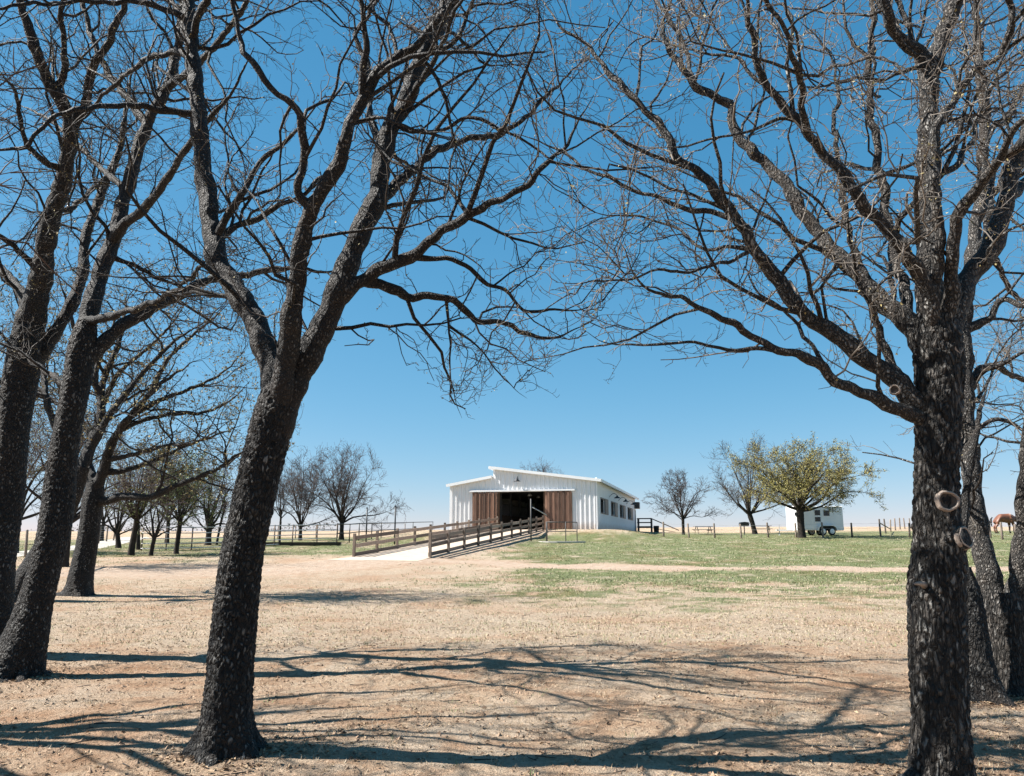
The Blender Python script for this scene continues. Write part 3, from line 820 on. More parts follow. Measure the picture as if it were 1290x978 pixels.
# ------------------------------------------------------------------ grazing horse
def skin_body(name, verts, edges, radii, mat, parent=None, sub=2, root=0):
    me = bpy.data.meshes.new(name); me.from_pydata(verts, edges, [])
    o = bpy.data.objects.new(name, me); COL.objects.link(o)
    md = o.modifiers.new('skin', 'SKIN'); md.use_smooth_shade = True
    if not me.skin_vertices: me.skin_vertices.new()
    for i, r in enumerate(radii):
        sv = me.skin_vertices[0].data[i]; sv.radius = r if isinstance(r, tuple) else (r, r); sv.use_root = (i == root)
    ss = o.modifiers.new('sub', 'SUBSURF'); ss.levels = ss.render_levels = sub
    dg = bpy.context.evaluated_depsgraph_get()
    m2 = bpy.data.meshes.new_from_object(o.evaluated_get(dg))
    bpy.data.objects.remove(o); m2.name = name
    m2.polygons.foreach_set('use_smooth', [True]*len(m2.polygons))
    m2.materials.clear(); m2.materials.append(mat)
    return link(name, m2, mat, parent)

def horse():
    r = local_thing('horse', GX(1266, 73), 'brown horse with lowered head behind the post fence at right', 'horse', R_(6))
    r.scale = (1.12, 1.12, 1.12)
    V = [(-0.72, 0, 1.22), (-0.35, 0, 1.20), (0.05, 0, 1.14), (0.42, 0, 1.18), (0.66, 0, 1.22),       # croup..withers/chest
         (0.92, 0, 1.16), (1.18, 0, 1.02), (1.36, 0, 0.86), (1.55, 0, 0.62), (1.66, 0, 0.42),         # neck, poll, face, muzzle
         # hind legs
         (-0.62, 0.17, 0.92), (-0.52, 0.18, 0.74), (-0.74, 0.18, 0.50), (-0.70, 0.18, 0.14), (-0.64, 0.18, 0.04),
         (-0.70, -0.17, 0.92), (-0.62, -0.18, 0.74), (-0.86, -0.18, 0.50), (-0.80, -0.18, 0.14), (-0.74, -0.18, 0.04),
         # fore legs
         (0.56, 0.16, 0.88), (0.58, 0.16, 0.50), (0.55, 0.16, 0.14), (0.60, 0.16, 0.04),
         (0.62, -0.16, 0.88), (0.74, -0.16, 0.50), (0.66, -0.16, 0.14), (0.72, -0.16, 0.04)]
    E = [(0,1),(1,2),(2,3),(3,4),(4,5),(5,6),(6,7),(7,8),(8,9),(0,10),(10,11),(11,12),(12,13),(13,14),(0,15),(15,16),(16,17),(17,18),(18,19),
         (4,20),(20,21),(21,22),(22,23),(4,24),(24,25),(25,26),(26,27)]
    rad = [0.31, 0.34, 0.37, 0.36, 0.32, 0.23, 0.18, 0.16, 0.12, 0.085] + [0.20, 0.14, 0.075, 0.055, 0.065]*2 + [0.14, 0.08, 0.055, 0.065]*2
    skin_body('body', V, E, rad, M['horse'], r, 2, 2)
    for s in (-1, 1):
        MB().lathe([(0.035, 0), (0.045, 0.05), (0.025, 0.13), (0.004, 0.16)], 8, (1.28, s*0.08, 1.0)).build('ear', M['horse'], r, smooth=True)
        MB().lathe([(0.018, -0.01), (0.022, 0.005), (0.012, 0.018)], 8, (1.43, s*0.11, 0.84)).build('eye', M['horse_dark'], r, smooth=True)
    mn = MB()
    for i in range(7):
        u = i/6; x_, z_ = 0.72+0.55*u, 1.46-0.44*u
        mn.tube([(x_, 0.02, z_), (x_+0.02, -0.12, z_-0.05), (x_+0.03, -0.17, z_-0.26)], [0.05, 0.045, 0.012], 6)
    mn.build('mane', M['horse_dark'], r, smooth=True)
    MB().tube([(-0.95, 0, 1.24), (-1.08, 0, 1.12), (-1.10, 0, 0.8), (-1.04, 0, 0.48)], [0.06, 0.075, 0.07, 0.015], 8).build('tail', M['horse_dark'], r, smooth=True)
    for x_, y_ in ((-0.64, 0.18), (-0.74, -0.18), (0.60, 0.16), (0.72, -0.16)):
        MB().lathe([(0.075, 0.0), (0.062, 0.085), (0.05, 0.09)], 10, (x_, y_, 0)).build('hoof', M['horse_dark'], r, smooth=True)
    MB().lathe([(0.066, 0.09), (0.062, 0.18), (0.055, 0.26), (0.04, 0.27)], 10, (0.70, -0.16, 0)).build('sock', M['horse_white'], r, smooth=True)
horse()

# ------------------------------------------------------------------ pipe fences on the left
def pipe_fence(cols, label, h=1.45, rails=(0.12, 0.42, 0.72, 1.05, 1.4), mat='rust_pipe', rmat='galvanised', r=0.045, rr_=0.032):
    P = [GX(px, Y) for px, Y in cols]; o0 = Vector(P[0])
    root = local_thing('pipe_fence', P[0], label, 'fence'); Q = [Vector(p)-o0 for p in P]
    for q in Q: MB().tube([q+Vector((0, 0, -0.2)), q+Vector((0, 0, h))], r, 8).build('post', M[mat], root, smooth=True)
    for z in rails:
        MB().tube([q+Vector((0, -r-rr_, z)) for q in Q], rr_, 6).build('rail', M[rmat], root, smooth=True)
    return root
pipe_fence([(178, 50), (209, 51), (241, 52), (283, 53.5), (318, 55), (345, 56.5), (368, 58), (399, 60), (424, 61)], 'pale pipe rail fence running behind the large forked trunk at left')
pipe_fence([(424, 61.3), (440, 66), (452, 70), (468, 75), (480, 79), (497, 85), (520, 92), (545, 100)], 'dark pipe fence receding behind the ramp toward the barn', h=1.5, rails=(0.75, 1.45), mat='dark_metal', rmat='dark_metal', rr_=0.04)
pipe_fence([(330, 78), (350, 79), (372, 80), (398, 82), (425, 84), (452, 86), (480, 88), (510, 90)], 'low far pipe fence under the two bare trees left of the barn', h=1.35, rails=(0.7, 1.3), rr_=0.025)
tr = local_thing('feed_trough', GX(382, 57.2), 'long dark low trough at the foot of the pale pipe fence', 'trough', R_(4))
MB().prism([(-0.22, 0.02), (0.22, 0.02), (0.28, 0.24), (0.24, 0.24), (0.18, 0.08), (-0.18, 0.08), (-0.24, 0.24), (-0.28, 0.24)], 'x', -2.6, 2.6).build('basin', M['dark_metal'], tr)
for xx in (-2.4, -0.8, 0.8, 2.4): MB().box(xx-0.05, xx+0.05, -0.32, 0.32, -0.05, 0.02).build('foot', M['dark_metal'], tr)
wire_fence([(10, 40), (32, 44), (52, 48), (70, 52), (86, 56), (100, 60), (113, 64), (124, 69), (134, 74), (143, 80)], 'grey post and mesh fence beside the pale gravel drive at far left', h=1.5, wires=(0.2, 0.4, 0.6, 0.8, 1.0, 1.2, 1.4))

# gravel drive behind the trees on the left
def drive_strip():
    cl = [G(-190, 716), G(-60, 706), G(40, 697), G(100, 690), G(140, 683), G(170, 677)]
    n = 60; P = []
    ts = np.linspace(0, len(cl)-1, n)
    for t in ts:
        i = min(int(t), len(cl)-2); P.append(cl[i][:2]*(1-(t-i)) + cl[i+1][:2]*(t-i))
    P = np.array(P); T = np.gradient(P, axis=0); T /= np.linalg.norm(T, axis=1)[:, None]; Nn = np.stack([T[:, 1], -T[:, 0]], 1)
    V = []
    for w in (-1.6, -0.5, 0.5, 1.6):
        q = P + Nn*w; V.append(np.stack([q[:, 0], q[:, 1], th(q[:, 0], q[:, 1])+0.035-0.02*(abs(w) > 1)], 1))
    V = np.stack(V, 1).reshape(-1, 3)
    F = [(i*4+j, i*4+j+1, (i+1)*4+j+1, (i+1)*4+j) for i in range(n-1) for j in range(3)]
    o = link('gravel_drive', np_mesh('gravel_drive', V, F), simple('pale_gravel', (0.36, 0.33, 0.285), 0.95, 0, 0.12, 3, 0.4)); o['kind'] = 'structure'
drive_strip()

# ------------------------------------------------------------------ trees: growth and meshing
def unit(v): return v/np.maximum(np.linalg.norm(v, axis=-1, keepdims=True), 1e-9)

def tubes(P, Rr, k):
    """P [N,m,3], Rr [N,m] -> verts, quads"""
    n, m, _ = P.shape
    T = np.gradient(P, axis=1); T = unit(T)
    ref = unit(P[:, -1]-P[:, 0])
    alt = np.where(np.abs(ref[:, 2:3]) < 0.8, np.array([[0, 0, 1.0]]), np.array([[1.0, 0, 0]]))
    side = unit(np.cross(ref, alt))[:, None, :]
    A = unit(side - (side*T).sum(-1, keepdims=True)*T); B = np.cross(T, A)
    an = np.arange(k)*2*np.pi/k
    V = P[:, :, None, :] + Rr[:, :, None, None]*(np.cos(an)[None, None, :, None]*A[:, :, None, :] + np.sin(an)[None, None, :, None]*B[:, :, None, :])
    base = np.arange(n*m*k).reshape(n, m, k)
    nx_ = np.roll(base, -1, axis=2)
    F = np.stack([base[:, :-1], nx_[:, :-1], nx_[:, 1:], base[:, 1:]], -1).reshape(-1, 4)
    return V.reshape(-1, 3), F

def resample(pts, rad, n):
    pts = np.asarray(pts, float); rad = np.asarray(rad, float)
    # Catmull-Rom through the points, then even spacing
    if len(pts) > 2:
        Q = np.vstack([2*pts[0]-pts[1], pts, 2*pts[-1]-pts[-2]]); out = []; ro = []
        for i in range(1, len(Q)-2):
            for t in np.linspace(0, 1, 12, endpoint=False):
                a, b, c, d = Q[i-1], Q[i], Q[i+1], Q[i+2]
                out.append(0.5*((2*b)+(c-a)*t+(2*a-5*b+4*c-d)*t*t+(-a+3*b-3*c+d)*t**3)); ro.append(rad[i-1]*(1-t)+rad[i]*t)
        out.append(pts[-1]); ro.append(rad[-1]); pts = np.array(out); rad = np.array(ro)
    s = np.r_[0, np.cumsum(np.linalg.norm(np.diff(pts, axis=0), axis=1))]
    u = np.linspace(0, s[-1], n)
    return np.stack([np.interp(u, s, pts[:, i]) for i in range(3)], 1), np.interp(u, s, rad), s[-1]

def sprout(r, P, Rr, per_m, tmin, tmax, lo, hi, seg, ang=(0.5, 1.1), wander=0.25, up=0.05, rratio=0.6, rk=0.011, rmin=0.0016, tip=0.35, flat=None, cap=None, taper_len=0.5, grav=0.0, zmin=None):
    """children of every parent curve; length shrinks toward the parent's tip"""
    n, m, _ = P.shape
    L = np.linalg.norm(np.diff(P, axis=1), axis=2).sum(1)
    cnt = np.maximum(r.poisson(np.maximum(L*(tmax-tmin)*per_m, 0.05)), (L > 0.25).astype(int))
    if cap is not None and cnt.sum() > cap: cnt = np.minimum(cnt, np.maximum(1, (cnt*cap/cnt.sum()).astype(int)))
    par = np.repeat(np.arange(n), cnt); M_ = len(par)
    if M_ == 0: return np.zeros((0, seg+1, 3)), np.zeros((0, seg+1))
    t = r.uniform(tmin, tmax, M_); t = np.where(r.random(M_) < 0.12, 0.985, t)
    f = t*(m-1); i = np.minimum(f.astype(int), m-2); fr_ = (f-i)[:, None]
    p0 = P[par, i]*(1-fr_) + P[par, i+1]*fr_
    tan = unit(P[par, i+1]-P[par, i]); r0 = Rr[par, i]*(1-fr_[:, 0]) + Rr[par, i+1]*fr_[:, 0]
    rnd = r.normal(size=(M_, 3)); perp = unit(rnd - (rnd*tan).sum(1, keepdims=True)*tan)
    perp[:, 2] = perp[:, 2]*0.8 + up*2; perp = unit(perp - (perp*tan).sum(1, keepdims=True)*tan)
    a = r.uniform(ang[0], ang[1], M_)[:, None]
    d = unit(tan*np.cos(a) + perp*np.sin(a))
    ln = r.uniform(lo, hi, M_)*(1-taper_len*t)*np.clip(0.35+L[par]*0.55, 0.4, 1.25)
    rb = np.minimum(r0*rratio*r.uniform(0.7, 1.05, M_), np.maximum(rk*ln*r.uniform(0.8, 1.3, M_), rmin)); rb = np.maximum(rb, rmin)
    pts = [p0]; step = (ln/seg)[:, None]
    kink = r.normal(size=(M_, 3))
    for s in range(seg):
        kink = -0.30*kink + r.normal(size=(M_, 3))
        d = unit(d + kink*wander + np.array([0, 0, up*0.6 - grav*(s/seg)]))
        pts.append(pts[-1] + d*step)
    C = np.stack(pts, 1)
    CR = rb[:, None]*np.linspace(1, tip, seg+1)[None]
    if zmin is not None:
        ok = C[:, -1, 2] > zmin; C, CR = C[ok], CR[ok]
    return C, np.maximum(CR, 0.0011)

def merge(parts):
    V, F, o = [], [], 0
    for v, f in parts:
        if len(v) == 0: continue
        V.append(v); F.append(f+o); o += len(v)
    return np.vstack(V), np.vstack(F)

def bark_disp(V, amp, f, zs, off):
    d = np.empty(len(V))
    for i, p in enumerate(V):
        w = mnoise.noise_vector((p[0]*7, p[1]*7, p[2]*5))*0.03
        q = Vector(((p[0]+w[0])*f+off, (p[1]+w[1])*f, (p[2]+w[2])*f*zs))
        ds = mnoise.voronoi(q)[0]
        rg = abs(mnoise.noise(Vector(((p[0]+w[0])*f*0.8, (p[1]+w[1])*f*0.8+off, p[2]*f*zs*0.4))))
        d[i] = min((ds[1]-ds[0])*1.5, 0.7) + min(rg*2.4, 0.5) - 0.85 + 0.4*mnoise.noise(Vector((p[0]*5, p[1]*5, p[2]*2+off)))
    return d*amp

def trunk_mesh(name, pts, rad, sides, step, flare=1.0, lobes=5, amp=0.014, f=33, zs=0.5, seed=0, groundz=None):
    L = np.linalg.norm(np.diff(np.asarray(pts), axis=0), axis=1).sum()
    P, Rr, L = resample(pts, rad, max(8, int(L/step)))
    V, F = tubes(P[None], Rr[None], sides)
    cen = np.repeat(P, sides, axis=0); out = V-cen; rl = np.linalg.norm(out, axis=1, keepdims=True); out = out/rl
    h = np.repeat(np.linspace(0, L, len(P)), sides)
    an = np.arctan2(out[:, 1], out[:, 0])
    fl = np.exp(-h/0.20)*flare*(0.55+0.45*np.cos(lobes*an+seed)+0.2*np.cos(2*an+seed*2))*rl[:, 0]
    V = V + out*(fl + bark_disp(V, amp, f, zs, seed*3.7))[:, None]
    V = V + out*(0.05*rl[:, 0]*np.sin(h*3.1+an*2+seed))[:, None]
    me = np_mesh(name, V, F); return me

class Tree:
    def __init__(s, base, label, name='oak_tree', cat='tree', seed=1, group=None, mats=('bark_trunk', 'bark_limb', 'twig')):
        s.o = np.asarray(base, float); s.r = np.random.default_rng(seed); s.seed = seed; s.m = mats
        s.root = local_thing(name, base, label, cat, 0.0, group); s.limbs = []
    def trunk(s, pts, rad, sides=88, step=0.013, **kw):
        pts = np.asarray(pts, float)-s.o
        s.tr = (pts, np.asarray(rad, float))
        link('trunk', trunk_mesh('trunk', pts, rad, sides, step, seed=s.seed, **kw), M[s.m[0]], s.root)
    def limb(s, pts, rad, sides=10, step=0.05, amp=None, build=True):
        pts = np.asarray(pts, float)-s.o; rad = np.asarray(rad, float)
        n = max(10, int(np.linalg.norm(np.diff(pts, axis=0), axis=1).sum()/step))
        P, Rr, L = resample(pts, rad, n)
        u = np.linspace(0, L, n)
        Rr = Rr*(1-0.72*np.clip((u/L-0.72)/0.28, 0, 1))
        kinkw = np.minimum(0.015, Rr*0.8)*np.clip(0.045/Rr, 0.35, 1)
        for ax in range(3):                     # small crooked wander
            ph = s.r.uniform(0, 6, 3)
            P[:, ax] += ((np.sin(u*5.1+ph[0])*0.5+np.sin(u*11+ph[1])*0.3)*np.minimum(Rr, 0.03)*0.40 + kinkw*(2*np.abs(((u*1.9+ph[2]) % 1)-0.5)-0.5)*2 + kinkw*0.5*(2*np.abs(((u*4.3+ph[0]) % 1)-0.5)-0.5)*2)*np.clip(u/0.3, 0, 1)
        # knuckles
        Rr = Rr*(1+0.07*np.sin(u*9+s.r.uniform(0, 6))+0.05*np.sin(u*21+s.r.uniform(0, 6)))
        V, F = tubes(P[None], Rr[None], sides)
        if amp is None: amp = 0.010
        if Rr.mean() > 0.02:
            cen = np.repeat(P, sides, axis=0); out = unit(V-cen)
            V = V + out*(bark_disp(V, 1.0, 30, 0.7, s.seed)*np.minimum(amp, np.repeat(Rr, sides)*0.16))[:, None]
        me = np_mesh('limb', V, F)
        if build: link('limb', me, M[s.m[1]], s.root)
        P24, R24, L = resample(P, Rr, 40)
        s.limbs.append((P24, R24, L))
    def px_limb(s, pp, d0, d1, w0, w1, base_len=0.0, **kw):
        """limb traced from the photograph, given real depth d0..d1 (metres from the camera plane)"""
        pp = np.asarray(pp, float)
        c = np.r_[0, np.cumsum(np.hypot(*np.diff(pp, axis=0).T))]; c = c/c[-1]
        dep = d0+(d1-d0)*c + 0.22*np.sin(c*7+len(s.limbs)*1.7)*c
        best = None
        cand = [l[0] for l in s.limbs] + [resample(s.tr[0], s.tr[1], 60)[0]]
        for ci, A_ in enumerate(cand):
            W = A_ + s.o; cp, sp = math.cos(PITCH), math.sin(PITCH)
            dz = W[:, 2]-EYE; de = W[:, 1]*cp+dz*sp
            u = CX+FPX*W[:, 0]/de; v = CY-FPX*(dz*cp-W[:, 1]*sp)/de
            q = np.hypot(u-pp[0, 0], v-pp[0, 1]); i = int(q.argmin())
            score = q[i] + 14*abs(W[i, 1]-d0)
            if q[i] < 22 and (best is None or score < best[0]): best = (score, u[i], v[i], W[i, 1])
        if best and len(s.limbs):
            pp = pp.copy(); pp[0] = best[1], best[2]; dep = dep + (best[3]-d0)*(1-c)**2
        pts = np.array([AT(x, y, d) for (x, y), d in zip(pp, dep)])
        rad = (w0+(w1-w0)*c**0.75)/2*dep/FPX*0.93
        rad[0] *= 1.12
        s.limb(pts, rad, **kw)
    def crown(s, lv, twig=None, name='crown'):
        """lv: list of dicts for sprout; grown from the limbs outward"""
        P = np.stack([l[0] for l in s.limbs]); Rr = np.stack([l[1] for l in s.limbs])
        parts = []; s.levels = []
        allP = (P, Rr)
        for i, kw in enumerate(lv):
            kw = dict(kw); k = kw.pop('k'); also = kw.pop('also', None)
            C, CR = sprout(s.r, allP[0], allP[1], **kw)
            if also:
                for (src, kw2) in also:
                    A_, B_ = s.levels[src] if src >= 0 else (P, Rr)
                    C2, CR2 = sprout(s.r, A_, B_, **{**kw, **kw2})
                    C = np.concatenate([C, C2]); CR = np.concatenate([CR, CR2])
            parts.append(tubes(C, CR, k)); s.levels.append((C, CR)); allP = (C, CR)
        V, F = parts[0]
        o = link('branches', np_mesh('branches', V, F), M[s.m[1]], s.root); o['kind'] = 'stuff'
        V, F = merge(parts[1:])
        o = link(name, np_mesh(name, V, F), M[twig or s.m[2]], s.root); o['kind'] = 'stuff'
        return o
    def leaves(s, n, size, mat, name='leaf_buds', level=-1, jit=0.02, zmin=None, per=1):
        C, _ = s.levels[level]
        i = s.r.integers(0, len(C), n); t = s.r.integers(C.shape[1]//2, C.shape[1], n)
        c = C[i, t] + s.r.normal(size=(n, 3))*jit
        if zmin is not None: c = c[c[:, 2] > zmin]; n = len(c)
        a = unit(s.r.normal(size=(n, 3))); b = unit(np.cross(a, s.r.normal(size=(n, 3))))
        sz = size*s.r.uniform(0.5, 1.3, n)[:, None]
        nn = np.cross(a, b)
        V = np.stack([c - a*sz*0.1, c+a*sz*0.5+b*sz*0.42+nn*sz*0.15, c+a*sz*1.2, c+a*sz*0.5-b*sz*0.42+nn*sz*0.15], 1).reshape(-1, 3)
        F = np.arange(n*4).reshape(-1, 4)
        o = link(name, np_mesh(name, V, F, False), M[mat], s.root); o['kind'] = 'stuff'
    def scar(s, px, py, depth, d_in, rx, ry, normal, label=None):
        c = AT(px, py, depth)-s.o
        n = Vector(normal).normalized()
        q = n.to_track_quat('Z', 'Y')
        R0 = rx*depth/FPX; k = ry/rx
        ring = MB(); nseg = 22
        prof = [(1.16, -0.5), (1.10, -0.10), (1.02, 0.06), (0.93, 0.10), (0.84, 0.03), (0.78, -0.16)]
        for r0, z0 in prof:
            for j in range(nseg):
                an = 2*math.pi*j/nseg; wob = 1+0.05*math.sin(3*an+px)+0.03*math.sin(7*an)
                v = Vector((r0*R0*math.cos(an)*wob, r0*R0*k*math.sin(an)*wob, z0*R0)); ring.v.append(tuple(q @ v + Vector(c)))
        for a in range(len(prof)-1):
            for j in range(nseg): ring.f.append((a*nseg+j, a*nseg+(j+1) % nseg, (a+1)*nseg+(j+1) % nseg, (a+1)*nseg+j))
        ro = ring.build('branch_scar', M['scar_ring'], s.root, smooth=True)
        core = MB()
        for r0, z0 in ((0.82, -0.12), (0.45, -0.22), (0.12, -0.26)):
            for j in range(nseg):
                an = 2*math.pi*j/nseg; v = Vector((r0*R0*math.cos(an), r0*R0*k*math.sin(an), z0*R0)); core.v.append(tuple(q @ v + Vector(c)))
        for a in range(2):
            for j in range(nseg): core.f.append((a*nseg+j, a*nseg+(j+1) % nseg, (a+1)*nseg+(j+1) % nseg, (a+1)*nseg+j))
        core.f.append(tuple(2*nseg+j for j in range(nseg)))
        core.build('heartwood', M['scar_core'], ro, smooth=True)

def roots(t, n, reach, r0, seed):
    r = np.random.default_rng(seed)
    for i in range(n):
        an = 2*math.pi*(i+r.uniform(-.3, .3))/n; L = reach*r.uniform(0.6, 1.2); P = []; m = 9
        for j in range(m):
            u = j/(m-1); an += r.normal()*0.12
            x_, y_ = math.cos(an)*(0.06+L*u), math.sin(an)*(0.06+L*u)
            zz = float(ground_z(t.o[0]+x_, t.o[1]+y_))-t.o[2]
            P.append((x_, y_, zz + 0.16*math.exp(-u*5)*r0/0.08 - r0*(0.25+0.75*u)))
        rad = [max(0.012, r0*(1-u)**0.9) for u in np.linspace(0, 1, m)]
        V, F = tubes(np.array([P]), np.array([rad]), 9)
        link('root', np_mesh('root', V, F), M[t.m[0]], t.root)

def px_trunk(t, pp, d0, d1, widths, **kw):
    c = np.linspace(0, 1, len(pp)); dep = d0+(d1-d0)*c
    pts = np.array([AT(x, y, d) for (x, y), d in zip(pp, dep)])
    t.trunk(pts, np.array(widths)/2*dep/FPX*0.95, **kw)

HERO = lambda dens=1.0, s=1.0, cap=7500, g=0.0, zm=2.5: [
    dict(k=5, zmin=zm, per_m=2.7*dens, tmin=0.10, tmax=1.0, lo=0.5*s, hi=1.6*s, seg=8, wander=0.27, up=0.05, rratio=0.62, rk=0.0135, rmin=0.006, tip=0.3, ang=(0.6, 1.2), grav=g, taper_len=0.3),
    dict(k=3, zmin=zm, per_m=4.4*dens, tmin=0.10, tmax=1.0, lo=0.28*s, hi=0.85*s, seg=6, wander=0.32, up=0.04, rk=0.012, rmin=0.0036, tip=0.42, ang=(0.6, 1.2), grav=g, taper_len=0.35, also=[(-1, dict(per_m=2.2*dens, tmin=0.2))]),
    dict(k=3, per_m=6.5*dens, tmin=0.06, tmax=1.0, lo=0.13*s, hi=0.42*s, seg=4, wander=0.34, up=0.03, rk=0.0115, rmin=0.0030, tip=0.65, ang=(0.6, 1.25), cap=int(cap*0.55), grav=g, taper_len=0.3, also=[(0, dict(per_m=2.6*dens))]),
    dict(k=3, per_m=6.0*dens, tmin=0.15, tmax=1.0, lo=0.04*s, hi=0.15*s, seg=2, wander=0.30, up=0.02, rk=0.014, rmin=0.0021, tip=0.9, ang=(0.6, 1.25), cap=cap, taper_len=0.2, also=[(1, dict(per_m=3.0*dens))])]

# ------------------------------------------------------------------ the big forked oak, left of centre
gb = G(285, 950); D = gb[1]
t1 = Tree(gb, 'large dark oak trunk forking in three, left of centre in the foreground', seed=3)
px_trunk(t1, [(284, 966), (284, 945), (286, 900), (294, 800), (304, 705), (317, 643), (326, 600), (338, 552), (348, 518), (353, 495), (356, 480)], D, D, [78, 74, 61, 55, 52, 55, 57, 58, 58, 48, 22], flare=0.75, lobes=5, amp=0.018)
t1.px_limb([(340, 545), (344, 500), (342, 462), (331, 428), (311, 388), (290, 355), (274, 326), (266, 285), (259, 232), (252, 170), (246, 100), (240, 40), (234, -60), (238, -180), (225, -300)], D, D+2.0, 40, 12, sides=18, step=0.035)
t1.px_limb([(344, 545), (354, 500), (361, 450), (367, 400), (375, 350), (381, 310), (388, 272), (400, 250), (418, 222), (432, 186), (442, 160), (458, 122), (477, 92), (507, 68), (540, 40), (585, -20), (610, -110)], D, D-1.4, 38, 7, sides=18, step=0.035)
t1.px_limb([(346, 555), (360, 510), (376, 472), (394, 436), (411, 400), (427, 366), (440, 330), (452, 300), (463, 273), (475, 246), (481, 205), (490, 168), (508, 131), (527, 83), (542, 46), (558, 12), (575, -60), (580, -180), (610, -300)], D, D+0.3, 46, 12, sides=18, step=0.035)
t1.px_limb([(470, 256), (496, 236), (522, 212), (551, 190), (582, 178), (634, 167), (662, 148), (690, 120), (712, 98), (740, 70)], D+0.1, D+1.6, 17, 4)
t1.px_limb([(424, 372), (450, 356), (471, 343), (511, 327), (542, 304), (585, 273), (616, 258), (659, 236), (690, 205), (712, 184), (726, 158), (748, 120)], D, D-0.6, 24, 4)
t1.px_limb([(455, 357), (481, 359), (511, 375), (539, 371), (573, 383), (603, 402), (646, 411), (686, 428), (726, 414), (748, 404)], D, D+0.9, 17, 3)
t1.px_limb([(516, 324), (550, 326), (573, 330), (594, 340), (613, 359), (640, 368), (662, 391), (705, 391), (735, 389), (763, 378)], D-0.1, D+0.4, 9, 2.5)
t1.px_limb([(560, 382), (566, 414), (567, 463), (573, 503), (582, 527)], D+0.35, D+0.5, 4.5, 1.2)
t1.px_limb([(567, 412), (583, 422), (600, 435), (625, 466), (649, 491), (664, 502)], D+0.4, D+0.7, 4, 1.2)
t1.px_limb([(388, 268), (377, 244), (380, 200), (381, 148), (346, 116), (322, 82), (303, 64), (298, 20), (290, -30), (280, -120)], D-0.3, D-1.7, 15, 5)
t1.px_limb([(268, 300), (283, 280), (300, 248), (315, 228), (336, 196), (366, 174), (380, 155), (410, 120)], D+0.6, D+0.1, 13, 4)
t1.px_limb([(270, 312), (292, 290), (329, 270), (369, 253), (400, 230), (440, 200)], D+0.6, D+1.5, 13, 4)
t1.px_limb([(252, 150), (239, 143), (202, 140), (172, 132), (123, 135), (80, 142), (55, 162), (25, 187), (-10, 190), (-60, 215)], D+0.9, D-0.2, 12, 4)
t1.px_limb([(247, 70), (212, 66), (172, 84), (129, 121), (105, 150), (70, 170)], D+1.0, D+2.3, 11, 3.5)
t1.px_limb([(245, 30), (200, 8), (140, 2), (70, 4), (0, 10), (-60, 30)], D+1.0, D+0.2, 11, 4)
t1.px_limb([(485, 185), (470, 155), (462, 120), (462, 80), (450, 40), (475, 0), (490, -60)], D+0.2, D+1.2, 11, 5)
t1.px_limb([(492, 160), (525, 168), (560, 160), (600, 150), (634, 165), (680, 190), (725, 225)], D+0.3, D-0.5, 8, 2.5)
t1.px_limb([(536, 60), (560, 62), (575, 48), (590, 20), (600, -30)], D+0.4, D-0.3, 9, 4)
t1.px_limb([(545, 45), (570, 40), (590, 62), (612, 80), (640, 84)], D+0.4, D+1.2, 7, 2.5)
t1.px_limb([(440, 165), (465, 150), (500, 155), (540, 168), (580, 178)], D-0.4, D-1.0, 7, 2.5)
# limbs that lean out toward and away from the viewer
for (x0, y0, dd, tx, ty, td, w) in ((246, 110, 1.0, 150, -160, 4.2, 14), (458, 122, -0.6, 420, -260, -2.2, 11), (527, 83, 0.3, 660, -140, 3.0, 13), (508, 131, 0.3, 640, -60, -2.0, 10), (240, 40, 1.2, 330, -220, -1.5, 12)):
    t1.px_limb([(x0, y0), (x0*0.75+tx*0.25+8, y0*0.7+ty*0.3), (x0*0.4+tx*0.6-10, y0*0.35+ty*0.65), (tx, ty)], D+dd, D+td, w, 3)
roots(t1, 7, 0.55, 0.085, 201)
t1.crown(HERO(1.12, 1.05, 6500, zm=2.9))
t1.leaves(3000, 0.016, 'bud')
t1.scar(399, 416, D-0.06, 0.1, 5, 7, (0.75, -0.6, 0.1))

# ------------------------------------------------------------------ the big oak at right
gb = G(1187, 992); D = gb[1]
t2 = Tree(gb, 'massive oak trunk with round pruned branch scars, right foreground', seed=11, mats=('bark_pale', 'bark_pale_limb', 'twig_pale'))
px_trunk(t2, [(1188, 1015), (1188, 990), (1185, 905), (1181, 800), (1180, 745), (1183, 690), (1180, 640), (1181, 560), (1183, 505), (1184, 465), (1180, 425), (1178, 395)], D, D, [77, 73, 68, 65, 65, 62, 57, 57, 59, 61, 60, 44], flare=0.5, lobes=5, amp=0.022, zs=0.42)
t2.px_limb([(1182, 460), (1176, 400), (1171, 350), (1170, 300), (1170, 250), (1171, 180), (1170, 130), (1174, 85), (1186, 48), (1200, 14), (1214, -40), (1216, -150), (1230, -280)], D, D+0.5, 46, 12, sides=18, step=0.035)
t2.px_limb([(1173, 95), (1161, 70), (1138, 52), (1122, 28), (1111, 5), (1090, -60), (1080, -160)], D+0.35, D-0.4, 22, 8, sides=14)
t2.px_limb([(1178, 440), (1175, 397), (1167, 363), (1150, 331), (1132, 308), (1107, 278), (1083, 250), (1061, 221), (1021, 172), (993, 140), (969, 108), (951, 83), (951, 52), (945, 25), (938, -10), (915, -80)], D-0.1, D-1.0, 26, 7, sides=14)
t2.px_limb([(1172, 470), (1146, 412), (1107, 374), (1083, 348), (1061, 327), (1040, 308), (1021, 281), (1000, 248), (976, 215), (945, 192), (927, 165), (915, 129), (872, 104), (847, 67), (832, 34), (845, 5), (848, -50)], D+0.1, D+1.5, 34, 5, sides=14)
